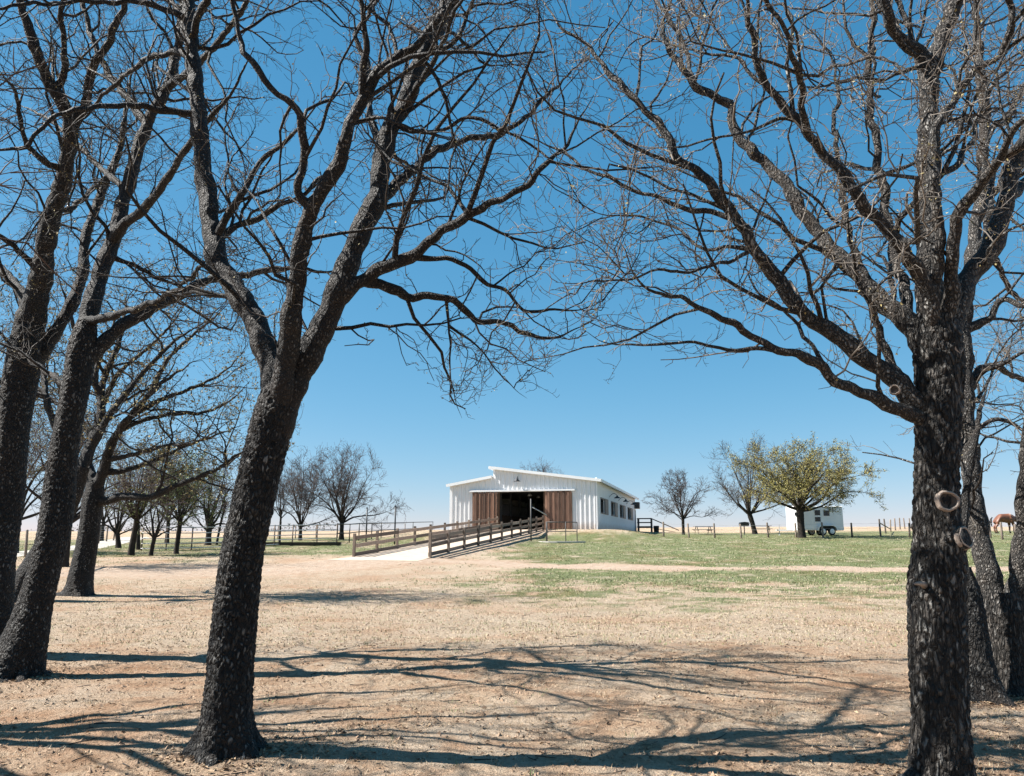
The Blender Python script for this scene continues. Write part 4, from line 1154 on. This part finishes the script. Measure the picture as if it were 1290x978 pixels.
t2.px_limb([(1168, 520), (1150, 503), (1126, 477), (1098, 455), (1061, 431), (1026, 404), (992, 372), (970, 338), (951, 313), (929, 281), (910, 250), (885, 222), (853, 196), (841, 172), (801, 126), (767, 92), (755, 74), (731, 49), (709, 37), (690, 10), (660, -30)], D, D+0.2, 32, 4, sides=14)
t2.px_limb([(928, 279), (890, 266), (847, 258), (792, 236), (731, 208), (700, 187), (660, 172), (630, 166)], D+0.1, D+0.8, 9, 2.5)
t2.px_limb([(1165, 540), (1141, 520), (1113, 505), (1083, 495), (1052, 477), (1034, 459), (1012, 452), (985, 443), (967, 434), (915, 405), (872, 380), (832, 371), (801, 350), (786, 313), (767, 297)], D, D-0.8, 22, 3, sides=14)
t2.px_limb([(1036, 461), (1022, 432), (1000, 406), (975, 382), (951, 362), (938, 335)], D-0.4, D+0.1, 7, 2.5)
t2.px_limb([(985, 443), (960, 440), (927, 440), (895, 436), (860, 432), (820, 434), (786, 435), (758, 430), (735, 415)], D-0.5, D-0.2, 7, 2)
t2.px_limb([(952, 318), (925, 326), (893, 337), (850, 342), (832, 340), (800, 350), (761, 354), (730, 357), (700, 356)], D+0.1, D-0.9, 6, 2)
t2.px_limb([(955, 312), (920, 312), (887, 312), (865, 298), (847, 285), (807, 274), (761, 270), (732, 261)], D+0.1, D+1.0, 6.5, 2)
t2.px_limb([(1195, 420), (1200, 373), (1197, 327), (1206, 285), (1220, 252), (1245, 218), (1290, 181), (1340, 130), (1370, 60)], D-0.1, D-1.2, 24, 8, sides=12)
t2.px_limb([(1198, 450), (1213, 365), (1236, 331), (1251, 303), (1264, 266), (1276, 215), (1298, 160), (1330, 80), (1350, -40), (1360, -180)], D, D+1.0, 36, 12, sides=14)
t2.px_limb([(1184, 380), (1183, 310), (1177, 240), (1177, 180), (1193, 135), (1221, 98), (1254, 71), (1292, 46), (1350, 10)], D-0.2, D-0.5, 18, 8, sides=12)
t2.px_limb([(1262, 66), (1275, 30), (1268, -10), (1250, -80)], D-0.4, D-0.9, 13, 6)
t2.px_limb([(1150, 430), (1141, 373), (1127, 330), (1120, 276), (1107, 209), (1098, 147), (1095, 77), (1101, 0), (1092, -90)], D+0.5, D+1.5, 18, 7, sides=12)
t2.px_limb([(1140, 492), (1126, 462), (1107, 422), (1098, 382), (1086, 340), (1064, 275), (1062, 220), (1050, 165), (1056, 110), (1040, 60), (1000, 20)], D+0.2, D+1.2, 14, 4)
t2.px_limb([(1215, 350), (1240, 300), (1248, 240), (1240, 190), (1262, 150), (1290, 125)], D+0.4, D+1.6, 13, 5)
t2.px_limb([(1185, 225), (1205, 205), (1225, 175), (1240, 130), (1262, 95), (1300, 60)], D+0.2, D+1.2, 10, 4)
t2.px_limb([(1010, 158), (985, 150), (960, 160), (925, 170), (885, 178), (860, 184), (810, 188)], D-0.8, D-0.2, 6, 2)
t2.px_limb([(975, 110), (940, 90), (930, 72), (880, 66), (845, 55), (800, 42), (765, 20)], D-0.9, D+0.0, 6, 2)
t2.px_limb([(1150, 88), (1120, 97), (1080, 100), (1040, 108), (1010, 110)], D+0.3, D-0.6, 6, 2.5)
for (x0, y0, dd, tx, ty, td, w) in ((1170, 180, 0.2, 1060, -240, 3.0, 13), (1021, 172, -0.7, 900, -180, -2.4, 11), (1245, 218, -0.8, 1420, -60, -2.4, 11), (872, 104, 1.2, 760, -120, 3.4, 7), (1264, 266, 0.5, 1420, 60, 3.0, 14)):
    t2.px_limb([(x0, y0), (x0*0.75+tx*0.25+8, y0*0.7+ty*0.3), (x0*0.4+tx*0.6-10, y0*0.35+ty*0.65), (tx, ty)], D+dd, D+td, w, 3)
roots(t2, 6, 0.6, 0.09, 202)
t2.crown(HERO(1.12, 1.05, 7500, zm=2.75))
t2.leaves(4500, 0.017, 'bud')
rr_ = 0.19
t2.scar(1195, 631, D-0.176, 0.1, 13, 12, (-0.08, -1, 0.05))
n_s = np.array([0.50, -0.84, 0.22]); n_s /= np.linalg.norm(n_s); e_s = AT(1217, 677, D-0.17)-t2.o
MB().tube([e_s-n_s*u for u in (0.26, 0.18, 0.11, 0.05, 0.0)], [0.155, 0.115, 0.092, 0.082, 0.078], 18).build('branch_stub', M['bark_pale'], t2.root, smooth=True)
t2.scar(1217, 677, D-0.17, 0.1, 12.5, 13, n_s)
t2.scar(1207, 434, D-0.125, 0.1, 9, 12, (0.45, -0.88, 0.1))
t2.scar(1127, 491, D-0.09, 0.1, 6, 6, (-0.5, -0.86, 0.0))
stub = AT(1162, 736, D-0.155)-t2.o
MB().tube([stub+np.array([0.04, 0.06, -0.01]), stub, stub+np.array([-0.035, -0.03, 0.006]), stub+np.array([-0.07, -0.035, 0.004])], [0.026, 0.018, 0.014, 0.008], 9).build('broken_stub', M['scar_ring'], t2.root, smooth=True)

# ------------------------------------------------------------------ trees behind the right oak
gb = G(1236, 884); D = gb[1]
t3 = Tree(gb, 'leaning broken trunk squeezed directly behind the massive right oak', seed=17, mats=('bark_trunk', 'bark_limb', 'twig'))
px_trunk(t3, [(1240, 895), (1237, 872), (1229, 820), (1222, 775), (1216, 742), (1212, 715)], D, D+0.15, [52, 44, 38, 36, 33, 20], flare=0.8, lobes=4, sides=48, step=0.018)
t3.px_limb([(1214, 735), (1208, 690), (1216, 640), (1222, 590), (1230, 540), (1245, 480)], D+0.1, D+0.8, 18, 6, sides=12)
t3.px_limb([(1245, 480), (1262, 440), (1290, 410), (1330, 390)], D+0.8, D+1.8, 2.6, 1.6)
t3.crown(HERO(0.6, 0.8, 700))
gb = G(1272, 873); D = gb[1]
t4 = Tree(gb, 'pair of trunks joined low in a V at the right edge', seed=23, mats=('bark_pale', 'bark_pale_limb', 'twig_pale'))
px_trunk(t4, [(1276, 884), (1274, 862), (1270, 815), (1266, 770), (1262, 745)], D, D, [64, 56, 50, 56, 44], flare=0.5, lobes=5, sides=60, step=0.016)
t4.px_limb([(1266, 790), (1250, 740), (1240, 705), (1231, 660), (1225, 615), (1220, 560), (1217, 510), (1215, 465), (1214, 420), (1222, 340), (1235, 250), (1240, 150), (1230, 20), (1240, -100)], D, D+1.6, 32, 10, sides=20)
t4.px_limb([(1270, 800), (1282, 745), (1290, 690), (1294, 620), (1300, 540), (1318, 440), (1340, 330), (1350, 180)], D-0.05, D-0.8, 34, 12, sides=14)
t4.px_limb([(1218, 490), (1240, 462), (1270, 470), (1300, 480), (1350, 470)], D+0.9, D+1.6, 12, 5)
t4.px_limb([(1214, 430), (1245, 400), (1262, 378), (1290, 385), (1340, 380)], D+1.0, D+0.2, 13, 5)
t4.px_limb([(1228, 300), (1255, 330), (1275, 368), (1300, 390), (1340, 420)], D+1.2, D+2.4, 11, 4)
t4.px_limb([(1225, 540), (1250, 528), (1275, 535), (1310, 555)], D+0.6, D+0.2, 8, 3)
t4.px_limb([(1232, 270), (1262, 232), (1285, 222), (1330, 180)], D+1.3, D+0.4, 11, 4)
t4.px_limb([(1240, 170), (1268, 150), (1290, 110), (1330, 60)], D+1.5, D+2.6, 10, 4)
roots(t4, 6, 0.6, 0.08, 205)
t4.crown(HERO(1.1, 1.1, 3000))
t4.leaves(1500, 0.018, 'bud')

# ------------------------------------------------------------------ the leaning oaks on the left
gb = G(30, 853); D = gb[1]
t5 = Tree(gb, 'dark oak leaning right near the left edge, lower limb reaching right', seed=31)
px_trunk(t5, [(10, 864), (15, 848), (30, 810), (43, 765), (58, 710), (70, 660), (80, 572), (96, 485), (104, 434), (110, 405)], D, D+0.2, [78, 66, 52, 44, 40, 39, 36, 36, 34, 24], flare=0.6, lobes=4, sides=64, step=0.016)
t5.px_limb([(106, 430), (112, 395), (119, 370), (130, 335), (147, 290), (155, 255), (164, 228), (172, 193), (190, 147), (209, 113), (221, 74), (228, 31), (240, -40), (250, -140)], D+0.2, D+1.8, 28, 8, sides=12)
t5.px_limb([(140, 308), (155, 284), (184, 261), (209, 227), (233, 190), (262, 150), (290, 120), (320, 60)], D+0.5, D-2.2, 17, 5)
t5.px_limb([(102, 470), (117, 446), (150, 414), (190, 390), (230, 370), (265, 352), (310, 346), (365, 338), (420, 343), (460, 338)], D+0.1, D+1.6, 24, 4, sides=14)
t5.px_limb([(112, 405), (150, 396), (185, 384), (222, 365), (262, 330), (300, 320)], D+0.3, D-2.3, 13, 3.5)
t5.px_limb([(145, 320), (165, 333), (195, 348), (222, 360), (250, 378)], D+0.4, D+1.5, 8, 3)
t5.px_limb([(160, 235), (130, 215), (95, 180), (60, 150), (20, 130)], D+0.6, D+2.9, 10, 4)
t5.px_limb([(95, 490), (60, 470), (20, 440), (-30, 420)], D+0.1, D+1.8, 10, 4)
t5.px_limb([(185, 160), (150, 110), (120, 60), (100, -20), (90, -100)], D+0.8, D+2.0, 12, 5)
t5.px_limb([(205, 118), (250, 80), (300, 20), (340, -60), (380, -150)], D+0.8, D-2.8, 12, 5)
roots(t5, 6, 0.6, 0.08, 203)
t5.crown(HERO(1.0, 1.2, 5000))
t5.leaves(2500, 0.02, 'bud')
gb = G(-12, 826); D = gb[1]
t6 = Tree(gb, 'dark oak trunk cut off by the left edge of the picture', seed=37)
px_trunk(t6, [(-22, 838), (-18, 815), (-12, 765), (-4, 700), (6, 620), (16, 540), (28, 465), (38, 405), (46, 370)], D, D+0.1, [78, 66, 52, 47, 45, 43, 42, 38, 28], flare=0.6, lobes=4, sides=64, step=0.018)
t6.px_limb([(38, 410), (52, 345), (63, 282), (72, 250), (83, 215), (88, 160), (75, 123), (61, 101), (46, 67), (34, 30), (22, -20), (10, -120)], D+0.1, D-2.0, 34, 9, sides=12)
t6.px_limb([(86, 185), (98, 150), (110, 122), (114, 92), (132, 61), (147, 28), (165, -20), (180, -110)], D-0.2, D-2.6, 16, 8)
t6.px_limb([(24, 500), (42, 465), (66, 423), (83, 397), (95, 373), (104, 342), (108, 300), (125, 250), (150, 190), (160, 130), (170, 60)], D+0.1, D+1.4, 24, 6, sides=14)
t6.px_limb([(40, 400), (25, 366), (0, 338), (-30, 310), (-60, 250)], D+0.1, D+1.0, 18, 7)
t6.px_limb([(50, 350), (31, 323), (0, 298), (-40, 270)], D, D-1.0, 12, 4)
t6.px_limb([(80, 220), (50, 200), (30, 170), (20, 120), (0, 90)], D-0.2, D-2.4, 11, 4)
t6.px_limb([(66, 270), (90, 262), (115, 240), (140, 215), (150, 180)], D-0.1, D+1.3, 9, 4)
t6.px_limb([(12, 560), (-10, 500), (-40, 440), (-80, 380)], D+0.1, D+0.9, 20, 8)
t6.px_limb([(75, 123), (82, 80), (78, 40), (80, -20), (100, -120)], D-0.3, D-3.0, 11, 5)
t6.crown(HERO(1.05, 1.2, 5000))
t6.leaves(2500, 0.02, 'bud')

# ------------------------------------------------------------------ oaks farther back on the left
gb = G(99, 750); D = gb[1]
t7 = Tree(gb, 'mid distance oak with one long low limb reaching right', seed=41)
px_trunk(t7, [(96, 755), (99, 745), (104, 715), (109, 690), (117, 633), (121, 605)], D, D, [40, 33, 28, 26, 27, 18], flare=0.6, lobes=4, sides=40, step=0.035)
t7.px_limb([(119, 618), (110, 582), (117, 550), (128, 515), (120, 470), (135, 430), (150, 390)], D, D+1.5, 17, 5, sides=10)
t7.px_limb([(121, 615), (129, 597), (138, 566), (153, 538), (169, 520), (190, 495), (215, 475), (245, 455)], D, D-1.2, 17, 4, sides=10)
t7.px_limb([(120, 634), (135, 631), (153, 626), (190, 626), (215, 615), (245, 603), (276, 590), (297, 575), (330, 560)], D-0.1, D-1.0, 13, 3, sides=10)
t7.px_limb([(130, 598), (160, 592), (199, 578), (239, 560), (276, 547), (307, 535)], D, D+1.6, 9, 2.5)
t7.px_limb([(136, 580), (172, 572), (209, 562), (250, 556), (290, 530)], D, D-2.0, 7, 2.5)
t7.px_limb([(150, 542), (180, 530), (215, 522), (255, 520), (290, 505), (315, 480)], D-0.6, D+1.5, 8, 2.5)
t7.px_limb([(165, 524), (200, 505), (240, 490), (280, 470), (310, 440)], D-0.7, D+0.8, 8, 2.5)
t7.px_limb([(118, 548), (90, 520), (60, 500), (30, 470), (10, 430)], D+0.7, D+2.0, 9, 3)
t7.px_limb([(190, 495), (210, 455), (240, 425), (270, 400), (290, 380)], D-0.8, D+0.4, 8, 2.5)
t7.px_limb([(128, 510), (150, 470), (185, 440), (215, 410), (235, 380)], D+0.9, D-0.6, 8, 2.5)
roots(t7, 6, 0.8, 0.09, 204)
t7.crown(HERO(0.6, 1.9, 4600))
t7.leaves(5500, 0.055, 'bud')
gb = G(27, 757); D = gb[1]
t8 = Tree(gb, 'mid distance oak trunk leaning right behind the leaning left oak', seed=43)
px_trunk(t8, [(22, 762), (26, 750), (45, 710), (70, 665), (92, 620), (105, 588)], D, D, [46, 38, 30, 27, 25, 17], flare=0.6, lobes=4, sides=36, step=0.04)
t8.px_limb([(98, 600), (112, 565), (125, 530), (130, 480), (150, 430), (160, 370)], D, D+2.0, 16, 5, sides=10)
t8.px_limb([(95, 615), (80, 560), (60, 510), (50, 450), (20, 400)], D, D+1.0, 15, 5, sides=10)
t8.px_limb([(110, 570), (140, 520), (180, 470), (220, 430), (260, 405)], D+0.2, D+1.0, 12, 4)
t8.px_limb([(55, 500), (20, 490), (-20, 470), (-60, 430)], D+0.4, D-1.0, 9, 3)
t8.px_limb([(128, 500), (100, 450), (90, 400), (70, 340)], D+0.9, D-0.5, 9, 3)
t8.crown(HERO(0.6, 1.9, 3200))
t8.leaves(4500, 0.055, 'bud')

# ------------------------------------------------------------------ generic bare trees, farther off
def far_tree(px, Y, H, spread, label, seed, trunk_h=0.25, nlimb=7, r0=None, flat=0.5, leaf=None, nleaf=0, lsize=0.12, dens=1.0, group=None, lean=0.0, forks=1, cap=4000, pale=False, base=None, skew=0.0, el0=0.12):
    g_ = GX(px, Y) if base is None else base
    t = Tree(g_, label, name='bare_tree' if not leaf else 'leafing_tree', seed=seed, group=group, mats=('bark_far', 'bark_far', 'twig_far'))
    r = t.r; r0 = r0 or H*0.022; th_ = H*trunk_h
    zero = t.o
    t.trunk([zero+np.array(v) for v in ((0, 0, -0.25), (0, 0, 0.1), (lean*th_*0.4, 0, th_*0.5), (lean*th_, 0, th_), (lean*th_*1.2, 0, th_*1.15))],
            np.array([r0*1.35, r0*1.1, r0*0.95, r0*0.95, r0*0.6]), sides=14, step=0.12, flare=0.4, amp=0.02, f=9)
    nlimb = int(nlimb*1.5)
    for i in range(nlimb):
        az = 2*math.pi*(i*0.618+r.uniform(-.06, .06)); q_ = (i+0.5)/nlimb
        el = el0+(1.52-el0)*q_**0.9*r.uniform(0.85, 1.1)      # low limbs first, leaders last
        e = np.array([spread*0.86*math.cos(el)*math.cos(az)+skew*spread, spread*0.86*math.cos(el)*math.sin(az), th_*1.0+(H-th_)*0.88*math.sin(min(el, 1.5))])
        e *= np.array([1, 1, 1])*r.uniform(0.88, 1.04)
        s0 = np.array([lean*th_, 0, th_*r.uniform(0.8, 1.0)])
        mid1 = s0*0.70+e*0.30 + np.array([0, 0, H*0.05*r.uniform(-.2, 1)]); mid2 = s0*0.36+e*0.64 + np.array([0, 0, H*0.06*r.uniform(0, 1)])
        t.limb([zero+s0, zero+mid1+r.normal(size=3)*H*0.02, zero+mid2+r.normal(size=3)*H*0.025, zero+e], np.array([r0*0.50, r0*0.33, r0*0.2, r0*0.08])*r.uniform(0.7, 1.1), sides=6, step=0.35)
    k = H/8.0
    lv = [dict(k=4, per_m=1.9*dens/k, tmin=0.2, tmax=1.0, lo=0.9*k, hi=2.0*k, seg=5, wander=0.16, up=0.06, rk=0.008, rmin=0.010, tip=0.35, ang=(0.4, 0.95), taper_len=0.35),
          dict(k=3, per_m=3.0*dens/k, tmin=0.12, tmax=1, lo=0.5*k, hi=1.25*k, seg=4, wander=0.19, up=0.05, rk=0.007, rmin=0.012, tip=0.5, ang=(0.4, 0.95), taper_len=0.3, also=[(-1, dict(per_m=1.6*dens/k, tmin=0.3))], cap=int(cap*0.4)),
          dict(k=3, per_m=4.5*dens/k, tmin=0.1, tmax=1, lo=0.3*k, hi=0.8*k, seg=2, wander=0.2, up=0.04, rk=0.006, rmin=0.0105, tip=0.7, ang=(0.4, 1.0), taper_len=0.2, cap=cap, also=[(0, dict(per_m=1.2*dens/k))])]
    t.crown(lv)
    if leaf: t.leaves(nleaf, lsize, leaf, name='leaves', jit=0.07)
    return t

far_tree(1010, 65.5, 7.5, 7.5, 'round crowned oak with yellow green young leaves in front of the horse trailer', 52, 0.34, 12, r0=0.30, flat=0.75, el0=0.22, leaf='leaf_yellow', nleaf=38000, lsize=0.075, dens=1.25, cap=6500)
far_tree(951, 79, 9.0, 6.6, 'tall bare tree with forked leaning trunk beside the barbecue', 53, 0.22, 9, r0=0.24, flat=0.6, dens=1.2, cap=6000, lean=-0.22, leaf='bud', nleaf=1500, lsize=0.06)
far_tree(861, 80, 6.3, 4.3, 'smaller bare tree standing alone to the right of the barn', 54, 0.26, 9, r0=0.15, flat=0.6, dens=1.25, cap=5000)
far_tree(687, 125, 10.2, 6.5, 'bare treetop showing above the barn roof', 55, 0.25, 10, flat=0.7, dens=1.1, cap=4000)
far_tree(378, 72, 8.2, 4.4, 'slim bare tree with narrow fork, left of its wider twin', 56, 0.15, 9, r0=0.16, flat=0.6, dens=1.2, cap=5000)
far_tree(430, 74, 8.4, 5.5, 'wide crowned bare tree just left of the barn ramp', 57, 0.20, 10, r0=0.21, flat=0.6, dens=1.25, cap=6000)
far_tree(352, 66, 6.6, 1.9, 'thin bare sapling close behind the large forked trunk', 58, 0.35, 6, r0=0.09, flat=0.4, dens=1.0, cap=1800)
far_tree(222, 46, 6.2, 3.3, 'young tree with dark green foliage in front of the pale pipe fence', 59, 0.30, 8, lean=0.05, r0=0.13, flat=0.6, leaf='leaf_green', nleaf=5000, lsize=0.09, dens=1.0, cap=3000)
far_tree(190, 44, 5.6, 2.7, 'thin forked tree right of two stems by the fence corner', 60, 0.17, 6, r0=0.11, flat=0.5, leaf='leaf_green', nleaf=1800, lsize=0.08, dens=0.9, cap=2600, lean=0.12)
far_tree(165, 44.5, 6.6, 3.4, 'thicker straight trunk left of the thin forked tree', 61, 0.30, 7, lean=0.08, r0=0.16, flat=0.6, leaf='leaf_yellow', nleaf=1500, lsize=0.07, dens=1.0, cap=3000)
far_tree(174, 52, 6.4, 2.8, 'slender tree half hidden between the two stems at the fence corner', 62, 0.36, 6, lean=-0.1, r0=0.12, flat=0.5, dens=0.9, cap=2400)
far_tree(149, 58, 7.0, 3.6, 'dark tree with low spreading limbs beside the gravel drive', 63, 0.14, 7, lean=-0.15, r0=0.18, flat=0.55, leaf='bud', nleaf=1500, lsize=0.06, dens=1.0, cap=3000)
far_tree(262, 60, 7.0, 3.3, 'bare tree with thick stem behind the pale pipe fence', 64, 0.17, 8, r0=0.22, flat=0.55, dens=1.1, cap=3500)
far_tree(273, 61, 6.2, 1.7, 'thin bare stem leaning beside the thick stemmed tree behind the fence', 65, 0.45, 5, r0=0.09, flat=0.4, dens=0.9, cap=1500, lean=0.15)
far_tree(80, 36, 8.6, 4.6, 'dark oak between the leaning left oak and the gravel drive', 66, 0.25, 8, r0=0.19, flat=0.6, leaf='leaf_yellow', nleaf=2500, lsize=0.055, dens=1.1, cap=4200)
far_tree(18, 48, 9.0, 5.0, 'oak with yellowish twigs behind the trunk at the left edge', 67, 0.25, 8, r0=0.2, flat=0.6, leaf='leaf_yellow', nleaf=4000, lsize=0.07, dens=1.1, cap=4200)
far_tree(128, 78, 8.0, 4.2, 'far bare tree at the end of the gravel drive', 68, 0.22, 7, r0=0.17, flat=0.6, dens=1.0, cap=2500)
far_tree(210, 66, 8.0, 4.0, 'reddish bare tree behind the corner of the pale pipe fence', 69, 0.25, 8, r0=0.16, flat=0.6, dens=1.1, cap=3000)

far_tree(0, 0, 10.5, 4.8, 'oak just outside the left edge whose branch shadows cross the foreground', 71, 0.30, 7, r0=0.22, flat=0.6, dens=0.42, cap=900, el0=0.55, base=np.array([-8.0, 7.5, float(ground_z(-8.0, 7.5))]))

# far hedge line on the rise
def hedge():
    r = np.random.default_rng(90); n = 16000
    x = r.uniform(-260, 330, n)
    env = np.clip(fbm(x, x*0+3, 0.045)-0.45, 0, 1)*5 + 0.05
    y = 205+r.uniform(0, 14, n); z = th(x, y) - 0.3 + r.random(n)**1.4*env*np.where(x < -45, 2.2, 0.2)
    c = np.stack([x, y, z], 1); a = unit(r.normal(size=(n, 3))); b = unit(np.cross(a, r.normal(size=(n, 3)))); s = r.uniform(0.12, 0.35, n)[:, None]
    V = np.stack([c-a*s, c+b*s*0.6, c+a*s, c-b*s*0.6], 1).reshape(-1, 3)
    o = link('distant_hedgerow', np_mesh('distant_hedgerow', V, np.arange(n*4).reshape(-1, 4), False), simple('hedge', (0.10, 0.095, 0.075), 0.9, 0, 0.3, 0.3))
    tag(o, 'low dark hedgerow along the far rise at the horizon', 'hedgerow', kind='stuff')
hedge()

# ------------------------------------------------------------------ grass, straw and litter
def blades(name, label, n, x0, x1, y0, y1, keep, per, h, w, cols, seed, lean=0.6, sq=True):
    r = np.random.default_rng(seed)
    y = y0 + (y1-y0)*r.random(n)**(1.0 if not sq else 1.0)
    half = (y*0.72+2.0); x = np.clip(r.uniform(-1, 1, n)*half, x0, x1)
    k = keep(x, y) > r.random(n); x, y = x[k], y[k]; n = len(x)
    x = np.repeat(x, per) + r.normal(size=n*per)*0.03*(1+h*4); y = np.repeat(y, per) + r.normal(size=n*per)*0.03*(1+h*4); n = len(x)
    z = ground_z(x, y) - 0.006
    hh = h*r.uniform(0.35, 1.25, n); an = r.uniform(0, 2*np.pi, n); ln = r.uniform(0.1, lean*2, n)
    d = np.stack([np.cos(an), np.sin(an), np.zeros(n)], 1); sd = np.stack([-np.sin(an), np.cos(an), np.zeros(n)], 1)
    b = np.stack([x, y, z], 1); ww = (w*r.uniform(0.6, 1.4, n))[:, None]; H_ = hh[:, None]
    up = np.array([[0, 0, 1.0]])
    tip = b + d*H_*ln[:, None] + up*H_*np.maximum(0.25, 1-0.4*ln)[:, None]
    V = np.stack([b-sd*ww, b+sd*ww, tip], 1).reshape(-1, 3)
    me = np_mesh(name, V, np.arange(n*3).reshape(-1, 3), False)
    mats = [bpy.data.materials[c] if isinstance(c, str) else c for c in cols]
    for m_ in mats: me.materials.append(m_)
    me.polygons.foreach_set('material_index', r.integers(0, len(mats), n).astype(np.int32))
    o = bpy.data.objects.new(name, me); COL.objects.link(o)
    tag(o, label, 'grass', kind='stuff')
st1 = simple('straw_pale', (0.45, 0.36, 0.25), 0.8, 0, 0.2, 8); st2 = simple('straw_brown', (0.272, 0.192, 0.104), 0.8, 0, 0.25, 8)
gr1 = simple('grass_green', (0.096, 0.140, 0.040), 0.7, 0, 0.3, 5); gr2 = simple('grass_light', (0.176, 0.208, 0.080), 0.7, 0, 0.3, 5)
tufty = lambda x, y, f=1.4, lo=0.45, hi=0.62: sst(lo, hi, fbm(x+3, y-7, f))
blades('dry_grass', 'short dry straw grass scattered over the bare dirt in front', 30000, -16, 16, 4.0, 17, lambda x, y: (0.12+0.88*tufty(x, y, 2.0))*(1-regions(x, y)[0]), 5, 0.045, 0.0032, [st1, st2, st1], 101, 0.9)
blades('dry_grass', 'pale straw and thin green grass between the bare dirt and the path', 26000, -26, 30, 13, 30, lambda x, y: (0.25+0.75*regions(x, y)[1])*(1-regions(x, y)[0]), 4, 0.06, 0.007, [st1, gr2, st1, st2], 102, 0.8)
blades('green_grass', 'small green weed tufts dotted over the bare dirt', 1500, -16, 16, 4.5, 20, lambda x, y: tufty(x, y, 1.1, 0.55, 0.66), 7, 0.06, 0.004, [gr1, gr2], 103, 0.7)
blades('green_grass', 'green lawn grass between the path and the post fence', 52000, -40, 60, 24, 72, lambda x, y: regions(x, y)[2], 4, 0.08, 0.014, [gr1, gr2, gr2, st1], 104, 0.7)

def litter():
    r = np.random.default_rng(111); n = 16000
    y = 4+r.random(n)**1.3*13; x = r.uniform(-1, 1, n)*(y*0.72+2)
    k = (0.15+0.85*sst(0.42, 0.6, fbm(x+40, y, 0.8))) > r.random(n); x, y = x[k], y[k]; n = len(x)
    for tt in (t1, t2, t5, t6, t4, t3):
        q = r.uniform(0, 6.283, 700); d_ = 0.16+np.abs(r.normal(size=700))*0.38
        x = np.r_[x, tt.o[0]+np.cos(q)*d_]; y = np.r_[y, tt.o[1]+np.sin(q)*d_]
    n = len(x)
    c = np.stack([x, y, ground_z(x, y)+0.008], 1); an = r.uniform(0, 6.283, n)
    a = np.stack([np.cos(an), np.sin(an), r.normal(size=n)*0.25], 1); b = np.stack([-np.sin(an), np.cos(an), r.normal(size=n)*0.25], 1)
    s = r.uniform(0.010, 0.028, n)[:, None]; up = np.array([[0, 0, 1.0]])
    V = np.stack([c-a*s, c+b*s*0.55+up*s*0.4, c+a*s, c-b*s*0.55+up*s*0.4], 1).reshape(-1, 3)
    F = np.arange(n*4).reshape(-1, 4)
    me = np_mesh('leaf_litter', V, F, False)
    for m_ in (simple('dead_leaf_brown', (0.128, 0.076, 0.044), 0.8, 0, 0.3, 9), simple('dead_leaf_tan', (0.288, 0.200, 0.120), 0.8, 0, 0.3, 9)): me.materials.append(m_)
    me.polygons.foreach_set('material_index', r.integers(0, 2, n).astype(np.int32))
    o = bpy.data.objects.new('leaf_litter', me); COL.objects.link(o); tag(o, 'small brown dead leaves and bark bits strewn over the dirt', 'leaf litter', kind='stuff')
    n = 26000; y = 4+r.random(n)**1.5*15; x = r.uniform(-1, 1, n)*(y*0.72+2)
    k = (0.1+0.9*sst(0.45, 0.6, fbm(x-20, y+8, 1.3)))*(1-regions(x, y)[0]) > r.random(n); x, y = x[k], y[k]; n = len(x)
    c = np.stack([x, y, ground_z(x, y)-0.004], 1); s_ = 0.006+0.026*r.random(n)**2.2
    an = r.uniform(0, 6.283, n); V = []
    for j in range(4):
        q = an+j*1.571+r.normal(size=n)*0.25; rr = s_*r.uniform(0.7, 1.25, n)
        V.append(c+np.stack([np.cos(q)*rr, np.sin(q)*rr, np.zeros(n)], 1))
    V.append(c+np.stack([r.normal(size=n)*s_*0.3, r.normal(size=n)*s_*0.3, s_*r.uniform(0.5, 1.1, n)], 1))
    V = np.stack(V, 1).reshape(-1, 3); b0 = np.arange(n)[:, None]*5
    F = np.concatenate([np.stack([b0+j, b0+(j+1) % 4, b0+4], -1) for j in range(4)], 1).reshape(-1, 3)
    me = np_mesh('soil_clods', V, F, False)
    for m_ in (simple('clod_soil', (0.320, 0.216, 0.144), 0.95, 0, 0.3, 9), simple('clod_dark', (0.136, 0.088, 0.056), 0.95, 0, 0.3, 9)): me.materials.append(m_)
    me.polygons.foreach_set('material_index', np.repeat((r.random(n) < 0.45).astype(np.int32), 4))
    o = bpy.data.objects.new('soil_clods', me); COL.objects.link(o); tag(o, 'small crumbs of dry soil scattered over the bare ground', 'soil', kind='stuff')
    # fallen twigs
    n = 420; y = 4.5+r.random(n)**1.2*14; x = r.uniform(-1, 1, n)*(y*0.7+1.5); an = r.uniform(0, 6.283, n)
    P = []; step = r.uniform(0.015, 0.07, n)
    p = np.stack([x, y], 1)
    for i in range(5):
        P.append(np.c_[p, ground_z(p[:, 0], p[:, 1])+0.008]); an = an+r.normal(size=n)*0.35; p = p+np.stack([np.cos(an), np.sin(an)], 1)*step[:, None]
    V, F = tubes(np.stack(P, 1), np.repeat(r.uniform(0.002, 0.006, n)[:, None], 5, 1)*np.linspace(1, .5, 5), 4)
    o = link('fallen_twigs', np_mesh('fallen_twigs', V, F), M['twig']); tag(o, 'fallen grey twigs lying on the dirt', 'twigs', kind='stuff')
litter()
